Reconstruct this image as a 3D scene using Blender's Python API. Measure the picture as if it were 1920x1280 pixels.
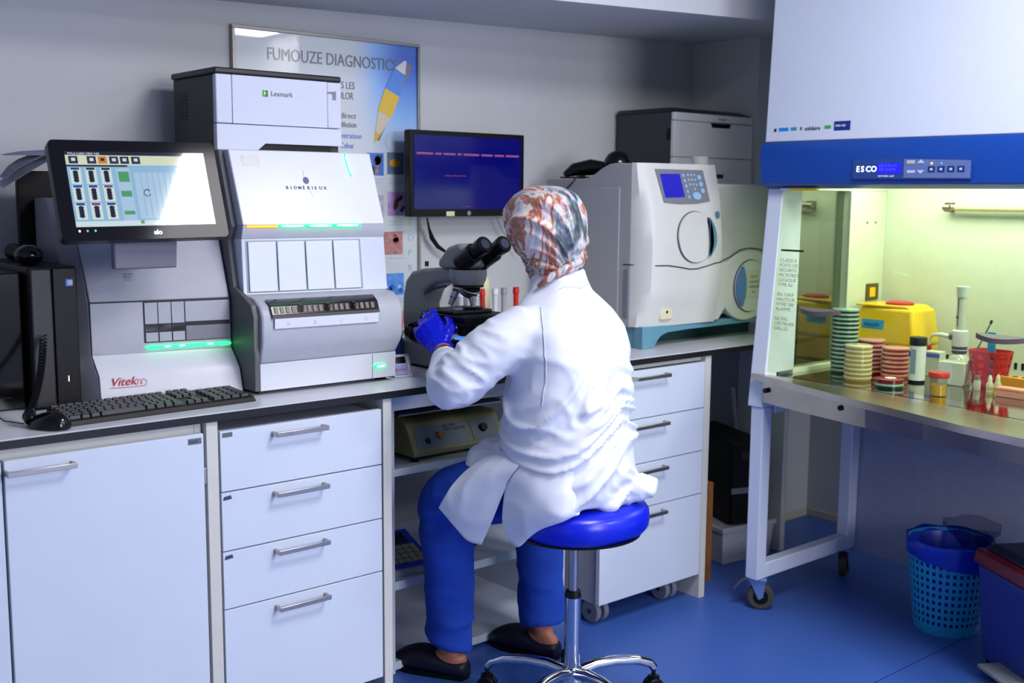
import bpy, bmesh, math, random
from mathutils import Vector, Matrix, noise
random.seed(7)
PI = math.pi
D = bpy.data
SC = bpy.context.scene
COL = SC.collection
for o in list(D.objects):
    D.objects.remove(o, do_unlink=True)

# ------------------------------------------------------------------ camera, world, lights, exposure
def srgb(h, a=1.0):
    h = h.lstrip('#')
    c = [int(h[i:i+2], 16)/255 for i in (0, 2, 4)]
    return tuple((x/12.92 if x <= .04045 else ((x+.055)/1.055)**2.4) for x in c) + (a,)

cam_d = D.cameras.new('camera')
cam = D.objects.new('camera', cam_d)
COL.objects.link(cam)
cam_d.sensor_width = 36.0
cam_d.lens = 2100/1920*36
cam_d.clip_start = .05
R = Matrix(((0.76206503, 0.0786549, -0.64270545), (-0.64745293, 0.10459564, -0.75489367), (0.0078481, 0.9913996, 0.13063403)))
cam.matrix_world = Matrix.Translation((0, 0, 1.42)) @ R.to_4x4()
SC.camera = cam
cam_d.dof.use_dof = True
cam_d.dof.focus_distance = 3.0
cam_d.dof.aperture_fstop = 3.2

w = D.worlds.new('world')
SC.world = w
w.use_nodes = True
w.node_tree.nodes['Background'].inputs[0].default_value = srgb('#d0d4dc')
w.node_tree.nodes['Background'].inputs[1].default_value = .10

def area(name, loc, target, sx, sy, power, color):
    l = D.lights.new(name, 'AREA')
    l.shape = 'RECTANGLE'
    l.size, l.size_y = sx, sy
    l.energy = power
    l.color = srgb(color)[:3]
    o = D.objects.new(name, l)
    COL.objects.link(o)
    o.location = loc
    d = Vector(target)-Vector(loc)
    o.rotation_euler = d.to_track_quat('-Z', 'Y').to_euler()
    return o

area('ceiling_panel_or_fill_light', (2.06, .97, 2.57), (2.06, .97, 0), .70, .70, 37, '#fbf8f8')
area('ceiling_panel_or_fill_light', (3.78, -1.10, 2.57), (3.78, -1.10, 0), .70, .5, 45, '#fbf8f8')
area('ceiling_panel_or_fill_light', (2.2, -.95, 2.57), (2.2, -.95, 0), .70, .70, 30, '#fbf8f8')  # added fill, not a known ceiling panel; brightens the right wall and printer
area('rear_fill_light', (1.9, -2.35, 1.75), (2.6, 3.0, 1.45), 1.4, 1.1, 64, '#f4f4fa')  # broad fill added behind the camera to light the back wall; no window there
area('hood_lamp_light', (3.50, 1.65, 1.55), (3.50, 1.65, 0), .22, 1.1, 8, '#f6fbf0')
SC.view_settings.view_transform = 'Standard'
SC.view_settings.look = 'None'
SC.view_settings.exposure = 0.35
SC.view_settings.gamma = 1
SC.view_settings.use_curve_mapping = False

# ------------------------------------------------------------------ materials
MATS = {}
def mat(name, color, rough=.5, metal=0, emit=0, emitc=None, trans=0, alpha=1, coat=0, var=.04, scale=30, bump=0, bscale=200, ior=1.45, spec=.5, sub=0):
    if name in MATS:
        return MATS[name]
    m = D.materials.new(name)
    m.use_nodes = True
    nt = m.node_tree
    b = nt.nodes['Principled BSDF']
    c = srgb(color)
    b.inputs['Base Color'].default_value = c
    b.inputs['Roughness'].default_value = rough
    b.inputs['Metallic'].default_value = metal
    b.inputs['IOR'].default_value = ior
    b.inputs['Specular IOR Level'].default_value = spec
    b.inputs['Alpha'].default_value = alpha
    b.inputs['Transmission Weight'].default_value = trans
    b.inputs['Coat Weight'].default_value = coat
    if coat:
        b.inputs['Coat Roughness'].default_value = .03
    if emit:
        b.inputs['Emission Color'].default_value = srgb(emitc or color)
        b.inputs['Emission Strength'].default_value = emit
    tc = nt.nodes.new('ShaderNodeTexCoord')
    if var:
        n = nt.nodes.new('ShaderNodeTexNoise')
        n.inputs['Scale'].default_value = scale
        n.inputs['Detail'].default_value = 4
        nt.links.new(tc.outputs['Object'], n.inputs['Vector'])
        r = nt.nodes.new('ShaderNodeValToRGB')
        r.color_ramp.elements[0].position = .3
        r.color_ramp.elements[1].position = .7
        r.color_ramp.elements[0].color = tuple(x*(1-var) for x in c[:3])+(1,)
        r.color_ramp.elements[1].color = tuple(min(1, x*(1+var)) for x in c[:3])+(1,)
        nt.links.new(n.outputs['Fac'], r.inputs['Fac'])
        nt.links.new(r.outputs['Color'], b.inputs['Base Color'])
    if bump:
        n2 = nt.nodes.new('ShaderNodeTexNoise')
        n2.inputs['Scale'].default_value = bscale
        n2.inputs['Detail'].default_value = 3
        nt.links.new(tc.outputs['Object'], n2.inputs['Vector'])
        bp = nt.nodes.new('ShaderNodeBump')
        bp.inputs['Strength'].default_value = bump
        bp.inputs['Distance'].default_value = .002
        nt.links.new(n2.outputs['Fac'], bp.inputs['Height'])
        nt.links.new(bp.outputs['Normal'], b.inputs['Normal'])
    MATS[name] = m
    return m

wallm = mat('wall paint', '#bcbfc2', .75, bump=.08, bscale=120, var=.02, scale=4)
ceilm = mat('ceiling paint', '#c6cacf', .8, var=.02)
lam = mat('white laminate', '#c5cedd', .42, var=.015, scale=6)
lam_edge = mat('cream laminate edge', '#c6c6bf', .5, var=.02)
topm = mat('worktop white', '#cfd2da', .28, var=.015)
blacked = mat('worktop black edge', '#17161a', .35)
steelh = mat('brushed handle', '#bdb6aa', .32, 1, var=.05)
chrome = mat('chrome', '#c9cbd0', .12, 1, var=0)
alu = mat('brushed aluminium', '#a9abb0', .35, 1, var=.05)
stain = mat('stainless steel', '#a69e94', .26, 1, var=.06, scale=12, bump=.05, bscale=60)
worksteel = mat('work surface steel', '#a9a596', .09, 1, var=.05, scale=9)
silver = mat('silver grey plastic', '#a5a9b4', .42, var=.03)
silverd = mat('mid grey plastic', '#7b7d88', .45, var=.03)
sideg = mat('dark grey side plastic', '#55565c', .5, var=.03)
whitep = mat('white gloss plastic', '#d0d4dd', .3, var=.01)
dwhite = mat('door white plastic', '#cfd6e4', .3, var=.01)
blackp = mat('black plastic', '#08080a', .42, var=.1, spec=.3)
blackg = mat('black gloss plastic', '#08080a', .12, var=0)
charc = mat('charcoal plastic', '#232227', .42, var=.05, bump=.1, bscale=300)
keym = mat('key grey plastic', '#3a3a3f', .4)
skin = mat('skin', '#b3715a', .5, bump=.1)
gscreen = mat('led green', '#22ff88', .4, emit=3.0, emitc='#12ff66', var=0)
gcore = mat('led green core', '#c8ffe6', .4, emit=3, emitc='#a8ffd8', var=0)
oled = mat('led orange', '#ffa020', .4, emit=2.2, emitc='#ff9a10', var=0)
glass = mat('clear glass', '#ffffff', .02, trans=1, var=0, ior=1.3)
dseam = mat('seam dark', '#22232a', .6, var=0)
yel = mat('yellow plastic', '#f2c800', .32, var=.02)
redp = mat('red plastic', '#c4140f', .35, var=.03)
glv = mat('blue nitrile', '#0414dc', .32, var=.05, bump=.15, bscale=60)
scrub = mat('blue scrub cotton', '#1040a8', .85, var=.08, scale=14, bump=.25, bscale=500)
lidblue = mat('hood blue paint', '#0a3f96', .34, var=.02)
hoodw = mat('hood white paint', '#c9d1e3', .33, var=.01)
hoodin = mat('hood interior white', '#d4dcc6', .45, var=.02)

def glassy(name, tint, rough=.02, boost=1.0, base=0.0):
    """thin sheet glass: mostly see-through with a fresnel reflection"""
    if name in MATS:
        return MATS[name]
    m = D.materials.new(name)
    m.use_nodes = True
    nt = m.node_tree
    nt.nodes.remove(nt.nodes['Principled BSDF'])
    out = nt.nodes['Material Output']
    tr = nt.nodes.new('ShaderNodeBsdfTransparent')
    tr.inputs[0].default_value = srgb(tint)
    gl = nt.nodes.new('ShaderNodeBsdfGlossy')
    gl.inputs['Roughness'].default_value = rough
    fr = nt.nodes.new('ShaderNodeFresnel')
    fr.inputs[0].default_value = 1.45
    mx = nt.nodes.new('ShaderNodeMixShader')
    ge = nt.nodes.new('ShaderNodeNewGeometry')
    inv = nt.nodes.new('ShaderNodeMath'); inv.operation = 'SUBTRACT'; inv.inputs[0].default_value = 1
    nt.links.new(ge.outputs['Backfacing'], inv.inputs[1])
    mul = nt.nodes.new('ShaderNodeMath'); mul.operation = 'MULTIPLY'
    nt.links.new(fr.outputs[0], mul.inputs[0]); nt.links.new(inv.outputs[0], mul.inputs[1])
    ma = nt.nodes.new('ShaderNodeMath'); ma.operation = 'MULTIPLY_ADD'; ma.use_clamp = True
    ma.inputs[1].default_value = boost; ma.inputs[2].default_value = base
    nt.links.new(mul.outputs[0], ma.inputs[0])
    nt.links.new(ma.outputs[0], mx.inputs[0])
    nt.links.new(tr.outputs[0], mx.inputs[1])
    nt.links.new(gl.outputs[0], mx.inputs[2])
    nt.links.new(mx.outputs[0], out.inputs[0])
    MATS[name] = m
    return m
sheet = glassy('sash glass', '#f0f6ea')
sheetside = glassy('side window glass', '#dfe9d2', .02, 1.5, .16)
clearp = glassy('clear plastic', '#e6e8e2', .05)
smoky = glassy('smoky clear plastic', '#b9b0aa', .08)

# ------------------------------------------------------------------ mesh builder
class MB:
    def __init__(s):
        s.v, s.f = [], []
    def add(s, vs, fs):
        n = len(s.v)
        s.v += [tuple(x) for x in vs]
        s.f += [tuple(i+n for i in f) for f in fs]
        return s
    def box(s, a, b):
        x0, x1 = sorted((a[0], b[0])); y0, y1 = sorted((a[1], b[1])); z0, z1 = sorted((a[2], b[2]))
        return s.add([(x0, y0, z0), (x1, y0, z0), (x1, y1, z0), (x0, y1, z0), (x0, y0, z1), (x1, y0, z1), (x1, y1, z1), (x0, y1, z1)],
                     [(0, 3, 2, 1), (4, 5, 6, 7), (0, 1, 5, 4), (1, 2, 6, 5), (2, 3, 7, 6), (3, 0, 4, 7)])
    def hexa(s, p):      # 8 corners: bottom ring then top ring
        return s.add(p, [(0, 3, 2, 1), (4, 5, 6, 7), (0, 1, 5, 4), (1, 2, 6, 5), (2, 3, 7, 6), (3, 0, 4, 7)])
    def prism(s, pts0, pts1):   # two matching rings
        n = len(pts0)
        return s.add(list(pts0)+list(pts1), [tuple(reversed(range(n))), tuple(range(n, 2*n))] + [(i, (i+1) % n, n+(i+1) % n, n+i) for i in range(n)])
    def cyl(s, p0, p1, r0, r1=None, n=20, cap=True):
        if r1 is None: r1 = r0
        p0, p1 = Vector(p0), Vector(p1)
        d = (p1-p0).normalized()
        u = d.orthogonal().normalized(); v = d.cross(u)
        a = [p0+(u*math.cos(t)+v*math.sin(t))*r0 for t in [2*PI*i/n for i in range(n)]]
        b = [p1+(u*math.cos(t)+v*math.sin(t))*r1 for t in [2*PI*i/n for i in range(n)]]
        fs = [(i, (i+1) % n, n+(i+1) % n, n+i) for i in range(n)]
        if cap: fs += [tuple(reversed(range(n))), tuple(range(n, 2*n))]
        return s.add(a+b, fs)
    def tube(s, path, r, n=8):
        path = [Vector(p) for p in path]
        rs = r if isinstance(r, (list, tuple)) else [r]*len(path)
        rings = []
        u = None
        for i, p in enumerate(path):
            d = (path[min(i+1, len(path)-1)]-path[max(i-1, 0)]).normalized()
            u = d.orthogonal().normalized() if u is None else (u-d*u.dot(d)).normalized()
            v = d.cross(u)
            rings.append([p+(u*math.cos(2*PI*k/n)+v*math.sin(2*PI*k/n))*rs[i] for k in range(n)])
        return s.rings(rings)
    def rings(s, rings, cap=True):
        n = len(rings[0])
        vs = [p for r in rings for p in r]
        fs = []
        for i in range(len(rings)-1):
            for k in range(n):
                fs.append((i*n+k, i*n+(k+1) % n, (i+1)*n+(k+1) % n, (i+1)*n+k))
        if cap:
            fs.append(tuple(reversed(range(n))))
            fs.append(tuple((len(rings)-1)*n+k for k in range(n)))
        return s.add(vs, fs)
    def lathe(s, prof, c, n=28, cap=True, sx=1, sy=1):
        return s.rings([[(c[0]+r*sx*math.cos(2*PI*k/n), c[1]+r*sy*math.sin(2*PI*k/n), c[2]+z) for k in range(n)] for r, z in prof], cap)
    def sphere(s, c, r, n=16, m=10):
        rx, ry, rz = r if isinstance(r, (tuple, list)) else (r, r, r)
        rg = []
        for i in range(m+1):
            t = -PI/2+PI*(i+.0)/m
            q = max(math.cos(t), .02)
            rg.append([(c[0]+rx*q*math.cos(2*PI*k/n), c[1]+ry*q*math.sin(2*PI*k/n), c[2]+rz*math.sin(t)) for k in range(n)])
        return s.rings(rg)
    def quad(s, a, b, c, d):
        return s.add([a, b, c, d], [(0, 1, 2, 3)])
    def slab(s, o, u, v, w):    # parallelepiped from corner o with three edge vectors
        o, u, v, w = map(Vector, (o, u, v, w))
        return s.hexa([o, o+u, o+u+v, o+v, o+w, o+u+w, o+u+v+w, o+v+w])

XF = {}
def root_of(o):
    while o.parent: o = o.parent
    return o
def finish(o, parent, local):
    if parent is not None:
        o.parent = parent
        m = XF.get(root_of(o).name)
        if m is not None and not local:
            o.data.transform(m.inverted())
def build(mb, name, m, parent=None, bevel=0, smooth=None, local=False, seg=2, label=None, recalc=True):
    me = D.meshes.new(name)
    me.from_pydata([tuple(v) for v in mb.v], [], mb.f)
    if recalc:
        bm = bmesh.new(); bm.from_mesh(me)
        bmesh.ops.recalc_face_normals(bm, faces=bm.faces)
        bm.to_mesh(me); bm.free()
    me.materials.append(m)
    o = D.objects.new(name, me)
    COL.objects.link(o)
    finish(o, parent, local)
    if smooth is not None:
        for p in me.polygons: p.use_smooth = True
        if smooth < 180:
            me.set_sharp_from_angle(angle=math.radians(smooth))
    if bevel:
        b = o.modifiers.new('bevel', 'BEVEL')
        b.width = bevel; b.segments = seg; b.limit_method = 'ANGLE'; b.angle_limit = math.radians(35)
        b.harden_normals = False
        for p in me.polygons: p.use_smooth = True
        me.set_sharp_from_angle(angle=math.radians(40))
    if label: o['label'] = label
    return o
def tag(o, label, cat, group=None, kind=None):
    o['label'] = label; o['category'] = cat
    if group: o['group'] = group
    if kind: o['kind'] = kind
    return o
def thing(name, label, cat, loc=(0, 0, 0), rotz=0, group=None):
    o = D.objects.new(name, None)
    COL.objects.link(o)
    o.empty_display_size = .05
    o.location = loc; o.rotation_euler = (0, 0, rotz)
    XF[o.name] = Matrix.Translation(loc) @ Matrix.Rotation(rotz, 4, 'Z')
    return tag(o, label, cat, group)
def struct(name, mb, m, parent=None, **k):
    o = build(mb, name, m, parent, **k)
    if parent is None: o['kind'] = 'structure'
    return o
def ztext(s, o, xd, yd, size, m, parent, name='lettering', depth=.0004, align='LEFT', shear=0, bold=0, fit=0):
    """flat print: text as thin mesh, origin o, baseline dir xd, up dir yd"""
    cu = D.curves.new('t', 'FONT')
    cu.body = s; cu.size = size; cu.extrude = depth; cu.align_x = align; cu.shear = shear; cu.offset = bold
    cu.resolution_u = 3
    to = D.objects.new('t', cu)
    me = D.meshes.new_from_object(to)
    D.objects.remove(to); D.curves.remove(cu)
    if fit:
        xs_ = [v.co.x for v in me.vertices]; k_ = fit/(max(xs_)-min(xs_)); me.transform(Matrix.Diagonal((k_, 1, 1, 1)))
    xd = Vector(xd).normalized(); yd = Vector(yd); yd = (yd-xd*yd.dot(xd)).normalized(); zd = xd.cross(yd)
    M = Matrix((xd, yd, zd)).transposed().to_4x4(); M.translation = Vector(o)
    me.transform(M)
    me.name = name
    me.materials.clear(); me.materials.append(m)
    ob = D.objects.new(name, me)
    COL.objects.link(ob)
    finish(ob, parent, False)
    return ob
def copy_tree(o, parent=None):
    c = o.copy(); COL.objects.link(c)
    if parent is not None: c.parent = parent
    for ch in list(o.children): copy_tree(ch, c)
    return c
X, Y, Z = Vector((1, 0, 0)), Vector((0, 1, 0)), Vector((0, 0, 1))
ink = mat('grey print', '#6e7480', .6, var=0)
darkink = mat('dark print', '#3a4058', .6, var=0)
whiteink = mat('white print', '#e8ecf4', .5, var=0)

# ------------------------------------------------------------------ room shell
BY = 3.22
fl = mat('blue speckled vinyl', '#3b5fac', .42, var=.22, scale=220, bump=.05, bscale=300)
struct('floor', MB().box((-1.6, -2.6, -.05), (4.4, 3.4, 0)), fl)
seamm = mat('floor weld seam', '#1c2f74', .5, var=0)
fs = build(MB().box((1.0, 1.6935, 0), (3.6, 1.6965, .0006)), 'weld_seam', seamm, D.objects['floor'])
struct('wall_back', MB().box((-1.6, BY, 0), (4.4, BY+.1, 2.7)), wallm)
struct('wall_right', MB().box((4.2, -2.6, 0), (4.3, BY, 2.7)), wallm)
struct('wall_left', MB().box((-1.6, -2.6, 0), (-1.5, BY, 2.7)), wallm)
struct('wall_front', MB().box((-1.6, -2.7, 0), (4.3, -2.6, 2.7)), wallm)
struct('ceiling', MB().box((-1.6, -2.6, 2.6), (4.3, BY, 2.7)), ceilm)
struct('trim_1', MB().box((3.743, 2.875, 0), (4.2, BY, 2.6)), wallm)
# soffit above the bench, its underside slightly out of level
zs = lambda x: 1.972+.03*(x-1.0)
struct('trim_2', MB().hexa([(-1.5, 2.95, zs(-1.5)), (3.742, 2.53, zs(3.742)), (3.742, BY, zs(3.742)), (-1.5, BY, zs(-1.5)),
                            (-1.5, 2.95, 2.6), (3.742, 2.53, 2.6), (3.742, BY, 2.6), (-1.5, BY, 2.6)]), ceilm)
struct('trim_3', MB().hexa([(3.742, 2.53, zs(3.742)), (4.2, 2.49, zs(4.2)), (4.2, 2.875, zs(4.2)), (3.742, 2.875, zs(3.742)),
                            (3.742, 2.53, 2.6), (4.2, 2.49, 2.6), (4.2, 2.875, 2.6), (3.742, 2.875, 2.6)]), ceilm)
cream = mat('cream skirting', '#b8b4a2', .55)
struct('baseboard_right', MB().box((4.19, 1.2, 0), (4.2, 2.86, .03)), cream)
struct('baseboard_back', MB().box((3.745, 2.865, 0), (4.19, 2.875, .03)), cream)

# ------------------------------------------------------------------ bench carcass, cupboards, drawers
FY = 2.5
t = thing('worktop', 'long white laboratory worktop with black front edge', 'worktop', (2.3, 2.85, .893))
build(MB().box((-.4, 2.475, .8745), (4.18, 2.874, .893)).box((-.4, 2.874, .8745), (3.742, BY, .893)), 'top_panel', topm, t)
build(MB().box((-.4, 2.472, .872), (4.18, 2.4755, .8905)), 'edge_band', blacked, t)

def handle(xc, z, w, parent, y=FY-.018, m=steelh, xs=None):
    mb = MB()
    mb.box((xc-w/2, y-.030, z-.006), (xc+w/2, y-.0245, z+.006))
    mb.box((xc-w/2, y-.0245, z-.006), (xc-w/2+.006, y, z+.006))
    mb.box((xc+w/2-.006, y-.0245, z-.006), (xc+w/2, y, z+.006))
    return build(mb, 'handle', m, parent, bevel=.001)
# left cupboard
t = thing('base_cabinet', 'white cupboard with one large door at the left end of the bench', 'cabinet', (.92, 2.8, 0))
build(MB().box((.60, FY+.002, .08), (.618, 3.15, .872)).box((1.13, FY+.002, .08), (1.147, 3.15, .872)).box((.618, FY+.002, .08), (1.13, 3.15, .1)), 'body', lam_edge, t, bevel=.001)
build(MB().box((.618, FY+.004, .842), (1.13, FY+.02, .8725)), 'top_rail', lam_edge, t)
d = build(MB().box((.69, FY-.018, .06), (1.144, FY, .845)), 'door', lam, t, bevel=.0015)
handle(.762, .820, .147, t)
build(MB().box((1.1447, FY-.016, .72), (1.151, FY+.012, .76)), 'hinge', steelh, t, bevel=.001)
lb = mat('grey label tape', '#5d616c', .5, var=0)
build(MB().box((1.105, FY-.0192, .822), (1.138, FY-.018, .836)), 'label_tape', lb, d)
ztext('JNAR', (1.107, FY-.0194, .8255), X, Z, .0095, darkink, t, 'lettering')
# a further door, only its edge in view
t = thing('base_cabinet', 'sliver of white cupboard door at the far left edge of the picture', 'cabinet', (.4, 2.8, 0))
build(MB().box((.14, FY+.002, .08), (.595, 3.15, .872)), 'body', lam_edge, t)
build(MB().box((.14, FY-.018, .06), (.684, FY, .845)), 'door', lam, t, bevel=.0015)
# upright panels
def upright(x0, x1, label, z0=0):
    tag(build(MB().box((x0, FY-.018, z0), (x1, 3.17, .8725)), 'upright_panel', lam_edge, bevel=.001), label, 'panel')
upright(1.1515, 1.181, 'cream upright bench panel between the cupboard and the left drawers')
upright(1.659, 1.686, 'cream upright bench panel on the right of the left drawers')
upright(2.994, 3.024, 'cream upright end panel on the right of the right drawers', .0)
def drawers(label, x0, x1, zs_, hx, hw, casters=False, tags=False):
    t = thing('drawer_unit', label, 'cabinet', ((x0+x1)/2, 2.8, 0))
    build(MB().box((x0+.006, FY+.002, .088), (x1-.006, 3.08, .836)), 'body', mat('drawer carcass', '#a9acb6', .5), t)
    for i in range(4):
        z1, z0 = zs_[i], zs_[i+1]
        dr = build(MB().box((x0, FY-.018, z0+.0015), (x1, FY, z1-.0015)), 'drawer_front', lam, t, bevel=.0015)
        h = handle(hx[i], z1-.024, hw, dr)
        if tags and i < 3:
            if i == 0:
                build(MB().box((x0+.006, FY-.0192, z1-.017), (x0+.032, FY-.018, z1-.006)), 'label_tape', lb, dr)
            else:
                build(MB().prism([(x0+.004, FY-.018, z1-.02), (x0+.027, FY-.018, z1-.018), (x0+.024, FY-.018, z1-.009), (x0+.006, FY-.018, z1-.011)],
                                 [(x0+.004, FY-.0192, z1-.02), (x0+.027, FY-.0192, z1-.018), (x0+.024, FY-.0192, z1-.009), (x0+.006, FY-.0192, z1-.011)]), 'label_tape', darkink, dr)
    return t
drawers('white unit of four drawers to the left of the seated person', 1.1865, 1.6535, [.845, .691, .541, .3925, .087], [1.400]*4, .149, tags=True)
t = drawers('white four-drawer pedestal on castors to the right of the stool', 2.494, 2.992, [.852, .689, .537, .384, .088], [2.706]*4, .162)
build(MB().box((2.494, FY+.004, .8535), (2.992, FY+.02, .8715)), 'top_rail', lam_edge, t)
cast = mat('grey castor plastic', '#7d828f', .4)
for cx in (2.56, 2.90):
    c = build(MB().cyl((cx-.028, 2.565, .04), (cx-.008, 2.565, .04), .04, n=24).cyl((cx+.008, 2.565, .04), (cx+.028, 2.565, .04), .04, n=24), 'castor', cast, t, bevel=.004)
    build(MB().cyl((cx, 2.57, .05), (cx, 2.57, .09), .012).cyl((cx-.03, 2.565, .04), (cx+.03, 2.565, .04), .008), 'castor_stem', charc, c)
for cx in (2.60, 2.90):
    build(MB().cyl((cx-.02, 2.98, .035), (cx+.02, 2.98, .035), .035, n=20), 'castor', cast, t, bevel=.004)
# open shelf unit in the knee space
t = thing('shelf_unit', 'open white shelf unit in the knee space under the worktop', 'shelf', (2.14, 2.9, 0))
for a, b in ((1.787, 1.803), (2.472, 2.488)):
    build(MB().box((a, 2.64, .0), (b, 3.15, .84)), 'side_panel', lam, t, bevel=.001)
for z0, z1 in ((.60, .622), (.256, .282), (.01, .035)):
    build(MB().box((1.8035, 2.642, z0), (2.4715, 3.14, z1)), 'shelf_board', lam, t, bevel=.001)
build(MB().box((1.8035, 3.14, .01), (2.4715, 3.15, .84)), 'back_panel', mat('shelf back grey', '#8b8e94', .7), t)
tag(build(MB().box((1.6865, 2.56, .815), (2.4935, 2.576, .8735)), 'bench_rail', lam), 'white rail under the worktop across the knee space', 'rail')

# ------------------------------------------------------------------ analysers
class Ruled:
    """front surface given by (y_left, y_right, z) rows between two x planes"""
    def __init__(s, x0, x1, rows): s.x0, s.x1, s.rows = x0, x1, rows
    def y(s, x, z):
        r = s.rows
        for i in range(len(r)-1):
            if (i == 0 and z <= r[1][2]) or r[i][2] <= z <= r[i+1][2] or i == len(r)-2:
                a = (z-r[i][2])/(r[i+1][2]-r[i][2])
                yl = r[i][0]+(r[i+1][0]-r[i][0])*a; yr = r[i][1]+(r[i+1][1]-r[i][1])*a
                u = (x-s.x0)/(s.x1-s.x0)
                return yl+(yr-yl)*u
    def solid(s, z0, z1, back, x0=None, x1=None, off=0):
        x0 = s.x0 if x0 is None else x0; x1 = s.x1 if x1 is None else x1
        zs = [z0]+[r[2] for r in s.rows if z0 < r[2] < z1]+[z1]
        A = [(x0, s.y(x0, z)-off, z) for z in zs]+[(x0, back, z1), (x0, back, z0)]
        B = [(x1, s.y(x1, z)-off, z) for z in zs]+[(x1, back, z1), (x1, back, z0)]
        return MB().prism(A, B)
    def patch(s, x0, x1, z0, z1, off, th, sh=0):
        P = []
        for o_ in (off, off+th):
            P.append([(x0, s.y(x0, z0)-o_, z0), (x1, s.y(x1, z0)-o_, z0), (x1+sh, s.y(x1, z1)-o_, z1), (x0+sh, s.y(x0, z1)-o_, z1)])
        return MB().prism(P[0], P[1])
def oval(S, xc, zc, rx, rz, off, th, n=20, tilt=0, pw=1):
    P = []
    for o_ in (off, off+th):
        ring = []
        for k in range(n):
            a = 2*PI*k/n
            dx = rx*math.copysign(abs(math.cos(a))**pw, math.cos(a)); dz = rz*math.sin(a)
            x = xc+dx*math.cos(tilt)-dz*math.sin(tilt); z = zc+dx*math.sin(tilt)+dz*math.cos(tilt)
            ring.append((x, S.y(x, z)-o_, z))
        P.append(ring)
    return MB().prism(P[0], P[1])

# --- right (filling and sealing) unit
SB = Ruled(1.366, 1.786, [(2.612, 2.609, .893), (2.612, 2.606, .975), (2.603, 2.577, 1.012), (2.597, 2.570, 1.03), (2.597, 2.570, 1.098),
                          (2.61, 2.582, 1.125), (2.645, 2.610, 1.145), (2.695, 2.645, 1.15), (2.702, 2.662, 1.295), (2.69, 2.657, 1.332), (2.765, 2.731, 1.531)])
BBACK = 3.14
t = thing('analyser', 'tall white and silver analyser with sloped front, green lights and four narrow doors', 'analyser', (1.575, 2.87, .893))
build(SB.solid(.905, .976, BBACK), 'base_cover', whitep, t, bevel=.003)
for fx0, fx1, fy0 in ((1.375, 1.40, 2.64), (1.75, 1.775, 2.64), (1.375, 1.775, 3.0)): build(MB().box((fx0, fy0, .893), (fx1, fy0+.03, .9045)), 'foot', charc, t)
build(SB.solid(.976, 1.15, BBACK), 'bulge_cover', silver, t, bevel=.006, seg=3)
build(SB.solid(1.15, 1.297, BBACK), 'mid_body', dwhite, t, bevel=.002)
build(SB.solid(1.297, 1.333, BBACK), 'light_bar_rail', silver, t, bevel=.003)
build(SB.solid(1.333, 1.531, BBACK), 'top_cover', whitep, t, bevel=.003)
# dark side panel
sp = [(2.60, .905), (2.60, .976), (2.598, 1.0), (2.603, 1.02), (2.601, 1.10), (2.615, 1.13), (2.665, 1.152), (2.71, 1.17), (2.735, 1.292), (2.712, 1.33), (2.78, 1.529)]
SPx = Ruled(1.35, 1.3655, [(a+.012, a+.012, b) for a, b in sp])
build(SPx.solid(.905, 1.529, BBACK), 'side_panel', sideg, t, bevel=.002)
# front doors
for i in range(4):
    x0 = 1.382+i*.0815
    dn = build(SB.patch(x0, x0+.0765, 1.158, 1.289, .0005, .0045, 0), 'access_door', dwhite, t, bevel=.0008)
build(SB.patch(1.376, 1.711, 1.1545, 1.2925, -.003, .0035), 'door_recess', mat('recess grey', '#9499a8', .5), t)
# lights
build(SB.patch(1.376, 1.462, 1.327, 1.3325, .001, .003), 'orange_light', oled, t, bevel=.001)
for i in range(3):
    x0 = 1.463+i*.082
    g = build(oval(SB, x0+.041, 1.3305, .043, .0048, .0005, .003, pw=.7), 'green_light', gscreen, t)
    build(oval(SB, x0+.041, 1.3305, .034, .0028, .0036, .001, pw=.8), 'light_core', gcore, g)
g = build(oval(SB, 1.708, 1.4975, .0035, .034, .0005, .002, tilt=.09), 'green_light', gscreen, t)
build(oval(SB, 1.708, 1.4975, .0014, .026, .0026, .001, tilt=.09), 'light_core', gcore, g)
g = build(oval(SB, 1.732, .938, .021, .0062, .0005, .003), 'green_light', gscreen, t)
build(oval(SB, 1.734, .938, .014, .0035, .0036, .001), 'light_core', gcore, g)
build(SB.patch(1.7085, 1.7095, .906, .974, .0003, .0006), 'panel_seam', dseam, t)
# emblem and name
blue_e = mat('emblem blue', '#2c4a78', .4, var=0)
build(oval(SB, 1.571, 1.452, .0085, .0095, .0005, .0008), 'emblem', blue_e, t)
build(oval(SB, 1.568, 1.472, .0006, .011, .0005, .0005, tilt=-.05), 'emblem_stem', mat('emblem green', '#9fd0b0', .4, var=0), t)
build(oval(SB, 1.579, 1.420, .0006, .012, .0005, .0005, tilt=.35), 'emblem_stem', mat('emblem sand', '#e0d0a0', .4, var=0), t)
tx = 1.508
for ch in 'BIOMÉRIEUX':
    ztext(ch, (tx, SB.y(tx, 1.428)-.0012, 1.428), X, Vector((0, .35, 1)), .0125, blue_e, t, 'lettering', bold=.0002)
    tx += .0085 if ch == 'I' else .0135
build(SB.patch(1.398, 1.448, 1.488, 1.517, .0003, .0004), 'paper_label', mat('paper label', '#dcdcd4', .7), t)
ztext('SN 1763\nSET 04/70', (1.401, SB.y(1.40, 1.51)-.0012, 1.508), X, Vector((0, .35, 1)), .008, ink, t, 'lettering')
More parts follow.
